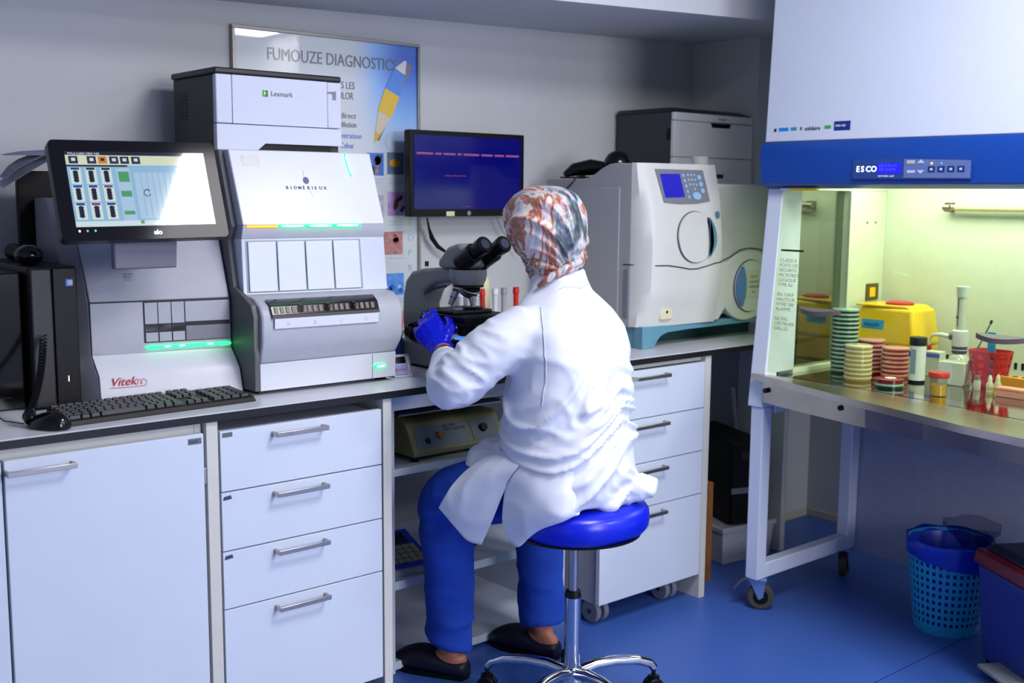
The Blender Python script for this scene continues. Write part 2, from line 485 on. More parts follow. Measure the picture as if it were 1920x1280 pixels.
# tray window in the bulge
darkw = mat('dark tray window', '#1e1c20', .15)
tray = mat('brown tray', '#6a605a', .4)
WB = Ruled(1.366, 1.786, [(2.594, 2.567, 1.075), (2.5935, 2.5665, 1.098), (2.604, 2.576, 1.125), (2.642, 2.606, 1.148)])
f_ = build(WB.patch(1.392, 1.708, 1.104, 1.126, .002, .002), 'tray_window', darkw, t, bevel=.001)
build(WB.patch(1.392, 1.708, 1.126, 1.142, .002, .002), 'tray_window', darkw, t, bevel=.001)
for i in range(4):
    for k in range(4):
        x0 = 1.400+i*.078+k*.0165
        build(WB.patch(x0, x0+.010, 1.1085, 1.124, .0042, .0015), 'tray_slot', tray, f_) if True else None
    if i:
        xx = 1.395+i*.078
        build(MB().cyl((xx-.004, WB.y(xx, 1.118)-.006, 1.118), (xx+.006, WB.y(xx, 1.118)-.006, 1.118), .010, n=16), 'pivot_knob', smoky, f_)
build(WB.patch(1.392, 1.708, 1.096, 1.1035, .001, .004), 'tray_lip', charc, t)
lab = build(WB.patch(1.398, 1.705, 1.068, 1.095, .0005, .0025), 'lettered_strip', whitep, t, bevel=.0008)
for i, ch in enumerate('ABCD'):
    xx = 1.432+i*.077
    ztext(ch, (xx, WB.y(xx, 1.08)-.0036, 1.075), X, Z, .014, mat('pale print', '#b9c0cf', .6, var=0), t, 'lettering')

# --- left (reader) unit
SA = Ruled(1.0, 1.347, [(2.745, 2.672, .893), (2.752, 2.690, .960), (2.775, 2.712, .985), (2.797, 2.735, 1.008), (2.800, 2.738, 1.14), (2.862, 2.79, 1.292), (2.95, 2.86, 1.40)])
t = thing('analyser', 'grey and white analyser with small cassette slots standing under the touch screen', 'analyser', (1.17, 2.9, .893))
build(SA.solid(.895, 1.009, 3.07), 'base_cover', whitep, t, bevel=.003)
build(SA.solid(1.009, 1.141, 3.07), 'lower_cover', silver, t, bevel=.002)
build(SA.solid(1.142, 1.40, 3.07), 'upper_cover', silver, t, bevel=.003)
SPa = Ruled(.962, .9995, [(2.80, 2.75, .893), (2.81, 2.757, .960), (2.83, 2.78, .985), (2.85, 2.80, 1.008), (2.856, 2.806, 1.14), (2.915, 2.868, 1.292), (2.98, 2.95, 1.40)])
build(SPa.solid(.895, 1.40, 3.07), 'side_panel', silverd, t, bevel=.004)
build(SA.patch(1.0, 1.346, 1.1395, 1.1425, .0002, .0006), 'panel_seam', dseam, t)
build(SA.patch(1.126, 1.345, 1.034, 1.1395, .0, .0012), 'slot_recess', dseam, t)
for i in range(3):
    x0 = 1.1285+i*.0335
    build(SA.patch(x0, x0+.0315, 1.082, 1.137, .001, .0025), 'slot_cover', silver, t, bevel=.0006)
    build(SA.patch(x0+.001, x0+.0315, 1.0365, 1.060, .001, .0025), 'slot_button', silver, t, bevel=.0006)
    build(SA.patch(x0+.001, x0+.0315, 1.0635, 1.079, -.002, .0032), 'slot_step', silverd, t)
build(SA.patch(1.2295, 1.343, 1.084, 1.137, .001, .0025), 'slot_cover', silver, t, bevel=.0006)
build(SA.patch(1.231, 1.345, 1.036, 1.073, .001, .0015), 'ledge_cover', silverd, t)
for i in range(6):
    x0 = 1.128+i*.036
    g = build(oval(SA, x0+.0185, 1.0215, .0195, .0048, .0005, .003, pw=.7), 'green_light', gscreen, t)
    if i in (1, 2, 4): build(oval(SA, x0+.018, 1.0225, .008, .0022, .0036, .001), 'light_core', gcore, g)
red = mat('red print', '#c8283a', .5, var=0)
ztext('Vitek', (1.022, SA.y(1.022, .94)-.0016, .936), Vector((1, -.18, .02)), Z, .030, red, t, 'lettering', shear=.35)
ztext('2', (1.094, SA.y(1.094, .94)-.0016, .9375), Vector((1, -.18, .02)), Z, .012, red, t, 'lettering')
build(MB().tube([(1.022, SA.y(1.022, .932)-.0016, .932), (1.075, SA.y(1.075, .934)-.0016, .932), (1.108, SA.y(1.108, .936)-.0016, .9335), (1.110, SA.y(1.11, .945)-.0016, .945),
                 (1.105, SA.y(1.105, .949)-.0016, .949), (1.09, SA.y(1.09, .949)-.0016, .949), (1.087, SA.y(1.087, .94)-.0016, .936)], .0006, 5), 'printed_line', red, t)
build(SA.patch(1.088, 1.128, 1.186, 1.214, .0003, .0006), 'paper_label', mat('old paper label', '#cfcdbb', .7), t)
ztext('SN 4921\nMAINT\n24 02 17', (1.0905, SA.y(1.10, 1.21)-.0012, 1.2065), Vector((1, -.2, 0)), Vector((0, .4, 1)), .0075, ink, t, 'lettering')

# --- touch monitor in front of it
t = thing('touch_monitor', 'black touch screen monitor tilted back, showing rows of cards, at the left', 'monitor', (1.055, 2.62, .893))
TL, TR, BR, BL = Vector((.86, 2.637, 1.533)), Vector((1.25, 2.615, 1.538)), Vector((1.25, 2.536, 1.311)), Vector((.86, 2.558, 1.306))
def mon(u, v, off=0):     # u,v in 0..1 from top-left, off towards the viewer
    p = (TL*(1-u)+TR*u)*(1-v)+(BL*(1-u)+BR*u)*v
    n = (TR-TL).cross(BL-TL).normalized()
    if n.y > 0: n = -n
    return p+n*off
def mpoly(pts, off, th):
    return MB().prism([mon(u, v, off) for u, v in pts], [mon(u, v, off+th) for u, v in pts])
def mrect(u0, v0, u1, v1, off, th): return mpoly([(u0, v1), (u1, v1), (u1, v0), (u0, v0)], off, th)
def rr(ru, rv, n=5):
    P = []
    for cu, cv, a0 in ((1-ru, 1-rv, 0), (ru, 1-rv, 90), (ru, rv, 180), (1-ru, rv, 270)):
        for k in range(n+1):
            a = math.radians(a0+90*k/n)
            P.append((cu+ru*math.cos(a), cv+rv*math.sin(a)))
    return P
build(mpoly(rr(.03, .05), -.028, .028), 'housing', mat('monitor housing', '#1b1a20', .4), t, bevel=.003)
bez = mat('monitor glass front', '#17161c', .10, spec=.12, var=0)
build(mpoly(rr(.03, .05), .0004, .002), 'front_glass', bez, t)
def scr(name, c, e=.75): return mat(name, '#000000', .08, emit=e, emitc=c, var=0, coat=1)
S = {k: scr('screen '+k, c) for k, c in dict(blue='#8db8d8', pale='#cfe0dc', cream='#d5dcc0', navy='#182038', tile='#20264a', orange='#d08418', white='#cfe0e6', dot='#15182a', hd='#0f3c88', mag='#8a2a70', green='#4e9a66', title='#141628', line='#5a7fa0', grid='#a9c6e2').items()}
su0, su1, sv0, sv1 = .085, .925, .115, .865
def SR(a, b, c, d, off, m, name='screen_patch'):
    q = lambda u: su0+(su1-su0)*u
    r = lambda v: sv0+(sv1-sv0)*v
    return build(mrect(q(a), r(b), q(c), r(d), off, .0003), name, S[m], scr_o)
scr_o = build(mrect(su0, sv0, su1, sv1, .0026, .0003), 'display', S['blue'], t)
SR(0, 0, 1, .05, .0030, 'title'); SR(0, .05, 1, .18, .0030, 'cream'); SR(0, .18, .42, .205, .0030, 'navy'); SR(0, .93, 1, 1, .0030, 'white')
for i, a in enumerate((.02, .145, .22, .30, .375, .455)):
    SR(a, .065, a+.062, .165, .0034, 'orange' if i == 2 else 'tile')
    SR(a+.018, .09, a+.045, .13, .0038, 'title' if i == 2 else 'pale')
for r_ in range(3):
    for c_ in range(3):
        a = .015+c_*.105; b = .22+r_*.235
        SR(a, b, a+.075, b+.215, .0034, 'pale')
        SR(a+.008, b, a+.066, b+.03, .0038, 'mag' if (r_, c_) in ((1, 2), (2, 1)) else 'hd' if r_ or c_ == 0 else 'navy')
        pts = MB()
        for k in range(4):
            cu = a+.037; cv = b+.062+k*.036
            ring = [(su0+(su1-su0)*(cu+.019*math.cos(q)), sv0+(sv1-sv0)*(cv+.027*math.sin(q))) for q in [2*PI*j/10 for j in range(10)]]
            pts.prism([mon(u, v, .0038) for u, v in ring], [mon(u, v, .0041) for u, v in ring])
        build(pts, 'card_wells', S['dot'], scr_o)
SR(.335, .22, .43, .93, .0032, 'grid')
for b, h in ((.27, .14), (.53, .08), (.80, .05)):
    SR(.345, b, .42, b+h, .0036, 'green')
SR(.45, .22, .985, .91, .0032, 'blue'); SR(.455, .28, .98, .90, .0034, 'grid')
for k in range(11): SR(.50+k*.043, .28, .502+k*.043, .88, .0038, 'line')
SR(.45, .93, .475, .975, .0036, 'green')
ring = MB().tube([mon(su0+(su1-su0)*(.53+.022*math.cos(q)), sv0+(sv1-sv0)*(.56+.045*math.sin(q)), .0042) for q in [math.radians(20+28*j) for j in range(12)]], .0012, 5)
build(ring, 'clock_icon', S['navy'], scr_o)
ztext('MYLA CARD VIEW 9.02', mon(.10, .148, .0036), mon(1, 0)-mon(0, 0), mon(0, 0)-mon(0, 1), .007, whiteink, t, 'lettering')
ztext('elo', mon(.53, .955, .003), mon(1, 0)-mon(0, 0), mon(0, 0)-mon(0, 1), .016, mat('lit logo', '#e8ecff', .4, emit=.8, emitc='#dfe6ff', var=0), t, 'lettering', bold=.0004)
for k, c in enumerate(('#ffffff', '#8a8a90', '#40b0d0')):
    u = .10+.045*k
    build(mpoly([(u+.006*math.cos(q), .905+.012*math.sin(q)) for q in [2*PI*j/8 for j in range(8)]], .0025, .0005), 'indicator', mat('ind'+c, c, .4, emit=.7, emitc=c, var=0), t)
ng = mat('stand grey', '#6a6a78', .5)
build(MB().hexa([(.99, 2.60, 1.236), (1.143, 2.60, 1.236), (1.143, 2.622, 1.236), (.99, 2.622, 1.236), (.986, 2.59, 1.33), (1.143, 2.59, 1.33), (1.143, 2.612, 1.33), (.986, 2.612, 1.33)]), 'stand_neck', ng, t, bevel=.004)
build(MB().box((1.07, 2.6225, 1.245), (1.14, 2.79, 1.29)), 'mounting_arm', ng, t, bevel=.003)

# --- printer on the analyser
t = thing('printer', 'white and black laser printer on top of the tall white analyser, left', 'printer', (1.57, 3.0, 1.531))
x0, x1, y0, y1 = 1.377, 1.768, 2.85, 3.13
build(MB().box((x0+.004, y0+.012, 1.532), (x1-.004, y1, 1.735)), 'body', mat('printer charcoal side', '#26252b', .5), t, bevel=.003)
build(MB().box((x0-.002, y0+.002, 1.735), (x1+.002, y1+.002, 1.752)), 'lid', mat('printer lid dark', '#222027', .4), t, bevel=.005, seg=3)
prw = mat('printer white', '#c9cfe0', .4, var=.01)
build(MB().box((x0, y0, 1.604), (x0+.047, y0+.02, 1.734)), 'front_cover', prw, t, bevel=.003)
build(MB().box((x0+.048, y0, 1.604), (x1-.047, y0+.02, 1.734)), 'front_door', prw, t, bevel=.001)
build(MB().box((x1-.046, y0, 1.604), (x1, y0+.02, 1.734)), 'front_cover', prw, t, bevel=.003)
build(MB().prism([(x0, y0, 1.533), (x0+.12, y0, 1.533), (x0+.145, y0, 1.553), (x1, y0, 1.553), (x1, y0, 1.602), (x0, y0, 1.602)],
                 [(x0, y0+.02, 1.533), (x0+.12, y0+.02, 1.533), (x0+.145, y0+.02, 1.553), (x1, y0+.02, 1.553), (x1, y0+.02, 1.602), (x0, y0+.02, 1.602)]), 'lower_cover', prw, t, bevel=.001)
build(MB().box((x0+.12, y0+.010, 1.533), (x1-.03, y0+.0115, 1.553)), 'output_slot', blackp, t)
build(MB().prism([(x1-.046, y0-.001, 1.706), (x1-.018, y0-.001, 1.709), (x1-.018, y0-.001, 1.684), (x1-.030, y0-.001, 1.684), (x1-.030, y0-.001, 1.70), (x1-.046, y0-.001, 1.702)][::-1],
                 [(x1-.046, y0+.001, 1.706), (x1-.018, y0+.001, 1.709), (x1-.018, y0+.001, 1.684), (x1-.030, y0+.001, 1.684), (x1-.030, y0+.001, 1.70), (x1-.046, y0+.001, 1.702)][::-1]), 'door_latch', silverd, t)
for k in range(9):
    build(MB().box((x0+.0025, y1-.09, 1.62+k*.009), (x0+.004, y1-.04, 1.624+k*.009)), 'vent_slat', blackp, t)
lg = mat('logo green', '#3fae49', .5, var=0)
build(MB().box((1.515, y0-.0012, 1.681), (1.531, y0, 1.698)), 'emblem', lg, t)
build(MB().prism([(1.519, y0-.002, 1.685), (1.528, y0-.002, 1.690), (1.519, y0-.002, 1.695)], [(1.519, y0-.001, 1.685), (1.528, y0-.001, 1.690), (1.519, y0-.001, 1.695)]), 'emblem', mat('logo yellow', '#e6e070', .5, var=0), t)
build(MB().prism([(1.523, y0-.0022, 1.681), (1.531, y0-.0022, 1.681), (1.531, y0-.0022, 1.698), (1.526, y0-.0022, 1.698)], [(1.523, y0-.001, 1.681), (1.531, y0-.001, 1.681), (1.531, y0-.001, 1.698), (1.526, y0-.001, 1.698)]), 'emblem', mat('logo dkgreen', '#1d7a50', .5, var=0), t)
ztext('Lexmark', (1.540, y0-.001, 1.684), X, Z, .0195, mat('logo grey', '#70747c', .5, var=0), t, 'lettering')

# --- computer tower and small things at far left
t = thing('computer_tower', 'black computer tower standing on the worktop at the far left', 'computer', (.91, 2.97, .893))
build(MB().box((.843, 2.765, .893), (.956, 3.17, 1.238)), 'case', blackp, t, bevel=.003)
build(MB().box((.845, 2.752, .90), (.895, 2.766, 1.235)), 'front_panel', charc, t, bevel=.004)
build(MB().box((.897, 2.755, .90), (.955, 2.766, 1.235)), 'front_panel', blackp, t, bevel=.003)
build(MB().box((.927, 2.7535, 1.190), (.944, 2.755, 1.208)), 'badge', mat('badge blue', '#1d62c8', .4, var=0), t)
build(MB().box((.931, 2.7525, 1.193), (.944, 2.7536, 1.205)), 'badge_face', mat('badge pale', '#b8c4d8', .4, var=0), t)
build(MB().box((.925, 2.7535, .958), (.9265, 2.755, .972)), 'power_light', mat('power light', '#ffffff', .4, emit=1.5, var=0), t)
tag(build(MB().box((.60, 2.80, .893), (.838, 3.15, 1.225)), 'equipment_case', blackg, bevel=.004), 'glossy black equipment case at the far left edge behind the phone cord', 'case')
t = thing('handset', 'dark round telephone handset lying on top of the black tower', 'telephone', (.87, 2.90, 1.238))
build(MB().sphere((.878, 2.86, 1.2625), (.034, .034, .026)), 'earpiece', blackg, t, smooth=180)
build(MB().tube([(.878, 2.86, 1.258), (.90, 2.93, 1.258), (.905, 3.0, 1.254), (.90, 3.06, 1.262)], [.018, .016, .014, .022], 10), 'grip', blackp, t, smooth=60)
t = thing('document_tray', 'dark tray standing behind the touch monitor at the left', 'tray', (.93, 3.1, 1.238))
build(MB().box((.925, 3.08, 1.239), (1.22, 3.10, 1.47)), 'panel', blackp, t, bevel=.003)
build(MB().box((.925, 3.10, 1.239), (1.22, 3.19, 1.252)), 'shelf', blackp, t, bevel=.002)
pap = mat('pale blue paper', '#7d8298', .8)
t = thing('paper_holder', 'curled blue-grey papers sticking out to the left behind the touch monitor', 'papers', (.95, 3.2, 1.5))
def sheetm(pts, dy=.05, th=.0012):
    return MB().rings([[(x, 2.95, z), (x, 2.95+dy, z+h), (x, 2.95+dy, z+h+th), (x, 2.95, z+th)] for x, z, h in pts])
for P in ([(.866, 1.504, .003), (.91, 1.506, .010), (1.02, 1.508, .018)],
          [(.853, 1.424, .012), (.88, 1.441, .014), (.91, 1.461, .016), (.962, 1.491, .014), (1.03, 1.51, .010)],
          [(.860, 1.446, .006), (.88, 1.466, .012), (.905, 1.482, .014), (.962, 1.510, .010), (1.03, 1.525, .008)]):
    build(sheetm(P), 'paper_sheet', pap, t)
# coiled phone cord with end
t = thing('coiled_cord', 'black coiled telephone cord hanging down in front of the tower', 'cord', (.80, 2.62, .893))
pth = []
A, B_, C_ = Vector((.862, 2.73, 1.075)), Vector((.835, 2.66, .98)), Vector((.785, 2.60, .925))
for i in range(360):
    s_ = i/359
    c = (A*(1-s_)+B_*s_)*(1-s_)+(B_*(1-s_)+C_*s_)*s_
    a = s_*2*PI*26
    pth.append(c+Vector((.0075*math.cos(a), .004*math.sin(a), .0075*math.sin(a)*.35+.002*math.cos(a))))
build(MB().tube(pth, .0022, 5), 'coil', blackp, t, smooth=60)
build(MB().tube([C_, (.778, 2.585, .915), (.776, 2.575, .905)], [.011, .016, .011], 10), 'plug_end', blackg, t, smooth=60)
build(MB().tube([(.770, 2.60, .898), (.745, 2.66, .897), (.742, 2.72, .905), (.77, 2.78, .93), (.80, 2.79, .925)], .0016, 6), 'thin_lead', blackp, t)
t = thing('mouse', 'black computer mouse beside the left end of the keyboard', 'mouse', (.806, 2.538, .893), rotz=math.radians(25))
rg = []
for i in range(13):
    a = -PI/2+PI*i/12
    yy_ = .052*math.sin(a); q = max(.12, math.cos(a))**.6
    rg.append([(.032*q*math.cos(b), yy_, .004+(.034*q*(1-.25*math.sin(a)) if math.sin(b) > 0 else .003)*math.sin(b)) for b in [2*PI*k/20 for k in range(20)]])
build(MB().rings(rg), 'shell', blackg, t, local=True, smooth=50)
build(MB().cyl((-.005, -.030, .026), (.005, -.030, .026), .008), 'scroll_wheel', charc, t, local=True)
# keyboard
KO = Vector((.842, 2.522, .893)); KU = Vector((.480, .030, 0)); KV = Vector((-.008, .135, 0))
t = thing('keyboard', 'black computer keyboard lying along the front of the worktop', 'keyboard', KO)
build(MB().hexa([KO, KO+KU, KO+KU+KV, KO+KV, KO+Vector((.004, .004, .013)), KO+KU+Vector((-.004, .004, .013)), KO+KU+KV+Vector((-.004, -.004, .024)), KO+KV+Vector((.004, -.004, .024))]), 'case', blackp, t, bevel=.002)
kb = MB()
rowv = [.10, .25, .40, .55, .70, .88]
ku, kv = KU.normalized(), KV.normalized()
def key(a, b, v, h=.0145):
    P = KO+KU*a+KV*v; wdt = KU.length*(b-a)-.0022
    z0 = .013+.011*v
    kb.hexa([P+Z*z0, P+ku*wdt+Z*z0, P+ku*wdt+kv*h+Z*(z0+.001), P+kv*h+Z*(z0+.001),
             P+ku*.0012+kv*.001+Z*(z0+.007), P+ku*(wdt-.0012)+kv*.001+Z*(z0+.007), P+ku*(wdt-.0012)+kv*(h-.001)+Z*(z0+.008), P+ku*.0012+kv*(h-.001)+Z*(z0+.008)])
for ri, v in enumerate(rowv):
    if ri == 0:
        for a, b in ((.02, .075), (.08, .12), (.125, .17), (.175, .40), (.405, .45), (.455, .50), (.505, .545), (.55, .60)): key(a, b, v)
    else:
        n = 15 - (ri in (2, 3))*1
        for k in range(n): key(.02+k*.58/n, .02+(k+1)*.58/n, v, .0145 if ri < 5 else .011)
    if ri in (0, 4, 3, 5):
        for k in range(3): key(.625+k*.04, .662+k*.04, v)
    if ri == 1: key(.665, .702, v)
    if ri < 5:
        for k in range(4): key(.77+k*.052, .818+k*.052, v)
o = build(kb, 'keys', keym, t); o['kind'] = 'stuff'

# ------------------------------------------------------------------ poster
PY = BY-.012
t = thing('framed_poster', 'framed glossy diagnostics poster with a blue and yellow pencil on the back wall', 'poster', (1.95, BY, .93))
px0, px1, pz0, pz1 = 1.604, 2.302, .935, 1.923
fr = mat('thin grey frame', '#8f8c8a', .35, .6)
for nm, a, b in (('frame_rail', (px0, BY-.02, pz1-.010), (px1, BY, pz1)), ('frame_rail', (px0, BY-.02, pz0), (px1, BY, pz0+.010)),
                 ('frame_rail', (px0, BY-.02, pz0+.0105), (px0+.010, BY, pz1-.0105)), ('frame_rail', (px1-.010, BY-.02, pz0+.0105), (px1, BY, pz1-.0105))):
    build(MB().box(a, b), nm, fr, t, bevel=.001)
def poster_mat():
    m = D.materials.new('poster paper'); m.use_nodes = True
    nt = m.node_tree; b = nt.nodes['Principled BSDF']
    b.inputs['Roughness'].default_value = .35
    b.inputs['Coat Weight'].default_value = 1; b.inputs['Coat Roughness'].default_value = .02
    tc = nt.nodes.new('ShaderNodeTexCoord'); sx = nt.nodes.new('ShaderNodeSeparateXYZ')
    nt.links.new(tc.outputs['Object'], sx.inputs[0])
    # blue wash printed at the top right, fading left and down
    def mr(inp, a, b_):
        n = nt.nodes.new('ShaderNodeMapRange'); n.interpolation_type = 'SMOOTHSTEP'
        n.inputs['From Min'].default_value = a; n.inputs['From Max'].default_value = b_
        nt.links.new(inp, n.inputs['Value']); return n.outputs[0]
    fx = mr(sx.outputs['X'], .06, .30); fz = mr(sx.outputs['Z'], .55, .95)
    mu = nt.nodes.new('ShaderNodeMath'); mu.operation = 'MULTIPLY'
    nt.links.new(fx, mu.inputs[0]); nt.links.new(fz, mu.inputs[1])
    rp = nt.nodes.new('ShaderNodeValToRGB')
    rp.color_ramp.elements[0].color = srgb('#c9d0d6'); rp.color_ramp.elements[1].color = srgb('#1f5fc4')
    e = rp.color_ramp.elements.new(.45); e.color = srgb('#7fb0ea')
    nt.links.new(mu.outputs[0], rp.inputs[0]); nt.links.new(rp.outputs[0], b.inputs['Base Color'])
    return m
sh_ = build(MB().box((px0+.010, PY, pz0+.010), (px1-.010, PY+.006, pz1-.010)), 'printed_sheet', poster_mat(), t)
pk = dict(rough=.35, coat=1, var=0)
pgrey = mat('poster grey ink', '#63686e', **pk); pblue = mat('poster blue ink', '#3f78d8', **pk); plb = mat('poster pale blue ink', '#a9c0e4', **pk)
def PT(s, x, z, size, m=pgrey, fit=0): return ztext(s, (x, PY-.0014, z), X, Z, size, m, t, 'lettering', fit=fit, bold=0)
PT('FUMOUZE DIAGNOSTICS', 1.722, 1.828, .0545, fit=.485)
PT('PARASITES LES', 1.885, 1.757, .033, fit=.155)
PT('COLOR', 1.96, 1.723, .033, fit=.075); PT('direct', 1.985, 1.662, .026, fit=.06); PT('dilution', 1.985, 1.633, .026, fit=.06); PT('concentration', 1.93, 1.597, .026, pblue, fit=.135); PT('Colour', 1.985, 1.565, .026, pblue, fit=.05)
for k, ch in enumerate('PARASITOPROTO'):
    PT(ch, 2.252, 1.62-.052*k, .032, plb)
# pencil
def P2(x, z, y=PY-.001): return (x, y, z)
def pstrip(x0, z0, x1, z1, w0, w1, m, off=0, name='pencil_print'):
    d = Vector((x1-x0, 0, z1-z0)).normalized(); n = Vector((-d.z, 0, d.x))
    a, b = Vector((x0, PY-.0010-off, z0)), Vector((x1, PY-.0010-off, z1))
    return build(MB().prism([a-n*w0, b-n*w1, b+n*w1, a+n*w0], [p+Vector((0, .0006, 0)) for p in (a-n*w0, b-n*w1, b+n*w1, a+n*w0)]), name, m, t)
pw_ = mat('pencil wood print', '#c9bda6', **pk); py_ = mat('pencil yellow print', '#d8b21c', **pk); pb_ = mat('pencil blue print', '#4a82d6', **pk); pg_ = mat('pencil shadow print', '#77777a', **pk); pk2 = mat('pencil white print', '#d8d8dc', **pk)
pstrip(2.132, 1.594, 2.262, 1.855, .004, .014, pg_)
pstrip(2.118, 1.588, 2.131, 1.618, .002, .011, py_, .0008)
pstrip(2.131, 1.618, 2.158, 1.683, .011, .027, pw_, .0008)
pstrip(2.158, 1.683, 2.190, 1.756, .029, .032, py_, .0012)
pstrip(2.190, 1.756, 2.222, 1.826, .032, .025, pb_, .0012)
pstrip(2.222, 1.826, 2.245, 1.864, .024, .004, pk2, .0012)
build(MB().tube([(2.215+.052*math.cos(q), PY-.0012, 1.592+.036*math.sin(q)) for q in [2*PI*k/24 for k in range(25)]], .0008, 4), 'printed_ring', plb, t)
def photo(x, z, w, h, base, blobs, seed):
    o = build(MB().box((x, PY-.0014, z), (x+w, PY-.0002, z+h)), 'printed_photo', mat('photo '+base, base, var=.25, scale=60, rough=.35, coat=1), t)
    rnd = random.Random(seed)
    for c, n, r in blobs:
        for _ in range(n):
            bx, bz = x+r+(w-2*r)*rnd.random(), z+r+(h-2*r)*rnd.random()
            q = [(bx+r*math.cos(a)*(.6+.4*rnd.random()), bz+r*math.sin(a)*(.6+.4*rnd.random())) for a in [2*PI*k/9 for k in range(9)]]
            build(MB().prism([P2(a, b, PY-.0014) for a, b in q], [P2(a, b, PY-.0018) for a, b in q]), 'photo_shape', mat('photo ink '+c, c, rough=.35, coat=1, var=0), o)
photo(2.015, 1.475, .048, .072, '#8d93a6', [('#c07050', 1, .012), ('#3a3f4c', 2, .012)], 1)
photo(2.085, 1.478, .068, .075, '#3f74c4', [('#3a3a44', 3, .018), ('#c07848', 2, .011), ('#b8d0f0', 2, .009)], 2)
photo(2.168, 1.483, .068, .074, '#5c7390', [], 3)
q = [(2.198+.021*math.cos(a), 1.521+.013*math.sin(a)) for a in [2*PI*k/16 for k in range(16)]]
build(MB().prism([P2(a, b, PY-.0014) for a, b in q], [P2(a, b, PY-.0018) for a, b in q]), 'photo_shape', mat('photo ink orange', '#e0962a', rough=.35, coat=1, var=0), t)
photo(2.09, 1.335, .062, .078, '#b4b6cc', [('#503060', 2, .008)], 4)
photo(2.170, 1.342, .08, .082, '#b292c8', [('#3c2470', 4, .009)], 5)
q = [(2.203+.010*math.cos(a)+.006*math.sin(a), 1.383+.021*math.sin(a)) for a in [2*PI*k/16 for k in range(16)]]
build(MB().prism([P2(a, b, PY-.0020) for a, b in q], [P2(a, b, PY-.0024) for a, b in q]), 'photo_shape', mat('photo ink brown', '#6a4a22', rough=.35, coat=1, var=0), t)
photo(2.135, 1.210, .095, .078, '#b5727c', [('#9a4a50', 2, .016), ('#80406a', 3, .005)], 6)
photo(2.14, 1.070, .094, .075, '#4f8fe0', [('#2a5cc0', 3, .012), ('#9cc4f4', 3, .010)], 7)
photo(2.14, .953, .094, .060, '#dc8a84', [('#c05050', 2, .012)], 8)
for z in (1.463, 1.452, 1.320, 1.309, 1.195, 1.055, 1.045):
    for x in (2.09, 2.172):
        build(MB().box((x, PY-.0008, z), (x+.06, PY-.0001, z+.004)), 'caption_line', plb, t)

# ------------------------------------------------------------------ wall monitor
t = thing('wall_monitor', 'black wall-mounted monitor with a dark blue screen behind the person', 'monitor', (2.44, 3.12, 1.49))
build(MB().box((2.187, 3.10, 1.341), (2.690, 3.135, 1.630)), 'housing', blackp, t, bevel=.003)
build(MB().box((2.203, 3.0985, 1.366), (2.672, 3.1, 1.614)), 'display', mat('deep blue display', '#04041a', .12, emit=.30, emitc='#0808a0', var=0), t)
pkl = mat('pink screen text', '#000000', .4, emit=.7, emitc='#c06a98', var=0)
bx = 2.212
for wd in (8, 3, 6, 2, 8, 6, 5, 7):
    build(MB().box((bx, 3.0975, 1.549), (bx+wd*.0085, 3.0985, 1.556)), 'screen_text', pkl, t) if False else ztext('M'*wd, (bx, 3.098, 1.549), X, Z, .011, pkl, t, 'screen_text')
    bx += wd*.0088+.008
    if bx > 2.64: break
ztext('awaiting configuration data', (2.33, 3.098, 1.478), X, Z, .0085, mat('dim screen text', '#000000', .4, emit=.4, emitc='#a04a90', var=0), t, 'screen_text')
ztext('Press enter', (2.40, 3.098, 1.373), X, Z, .009, mat('dim screen text', '#000000', .4), t, 'screen_text')
build(MB().box((2.337, 3.0978, 1.3425), (2.372, 3.0995, 1.3585)), 'sticky_label', mat('cream tape', '#cfcaa4', .6), t)
build(MB().cyl((2.437, 3.0985, 1.352), (2.437, 3.1, 1.352), .008, n=16), 'maker_badge', alu, t)
build(MB().box((2.40, 3.135, 1.44), (2.48, BY, 1.53)), 'wall_bracket', charc, t)
tag(build(MB().tube([(2.30, 3.16, 1.335), (2.315, 3.17, 1.30), (2.335, 3.18, 1.265), (2.36, 3.18, 1.235), (2.42, 3.18, 1.20), (2.47, 3.18, 1.17)], [.003, .004, .009, .008, .003, .003], 8), 'cable', blackp, smooth=60),
    'black cable with a thick plug hanging under the wall monitor', 'cable')
tag(build(MB().tube([(2.62, 3.17, 1.335), (2.66, 3.18, 1.28), (2.74, 3.19, 1.20)], .002, 6), 'cable', mat('grey cable', '#8a8a90', .5)), 'thin grey cable running down the wall beside the headscarf', 'cable')

# ------------------------------------------------------------------ microscope
MX = 2.05
scope = mat('microscope grey', '#868c8f', .38, var=.02)
t = thing('microscope', 'grey binocular microscope with black eyepieces under the gloved hands', 'microscope', (MX, 2.75, .893))
def yz(pts, xa, xb): return MB().prism([(xa, a, b) for a, b in pts], [(xb, a, b) for a, b in pts])
build(yz([(2.60, .897), (2.90, .897), (2.92, .91), (2.92, .935), (2.86, .975), (2.75, .965), (2.66, .95), (2.60, .93)], MX-.075, MX+.075), 'base', scope, t, bevel=.012, seg=4)
build(yz([(2.605, .893), (2.915, .893), (2.915, .898), (2.605, .898)], MX-.07, MX+.07), 'base_pad', blackp, t)
arm = [(2.79, .96), (2.885, .96), (2.895, 1.03), (2.892, 1.10), (2.878, 1.15), (2.845, 1.18), (2.79, 1.192), (2.70, 1.198), (2.60, 1.195), (2.585, 1.165), (2.65, 1.158), (2.72, 1.150), (2.775, 1.125), (2.80, 1.08), (2.795, 1.02)]
build(yz(arm, MX-.042, MX+.042), 'arm', scope, t, bevel=.012, seg=4)
build(MB().lathe([(.045, 0), (.052, .012), (.056, .03), (.055, .046)], (MX, 2.61, 1.152), 28), 'nosepiece_housing', scope, t, smooth=40)
build(MB().lathe([(.046, 0), (.046, .008)], (MX, 2.61, 1.146), 28), 'dark_ring', blackp, t)
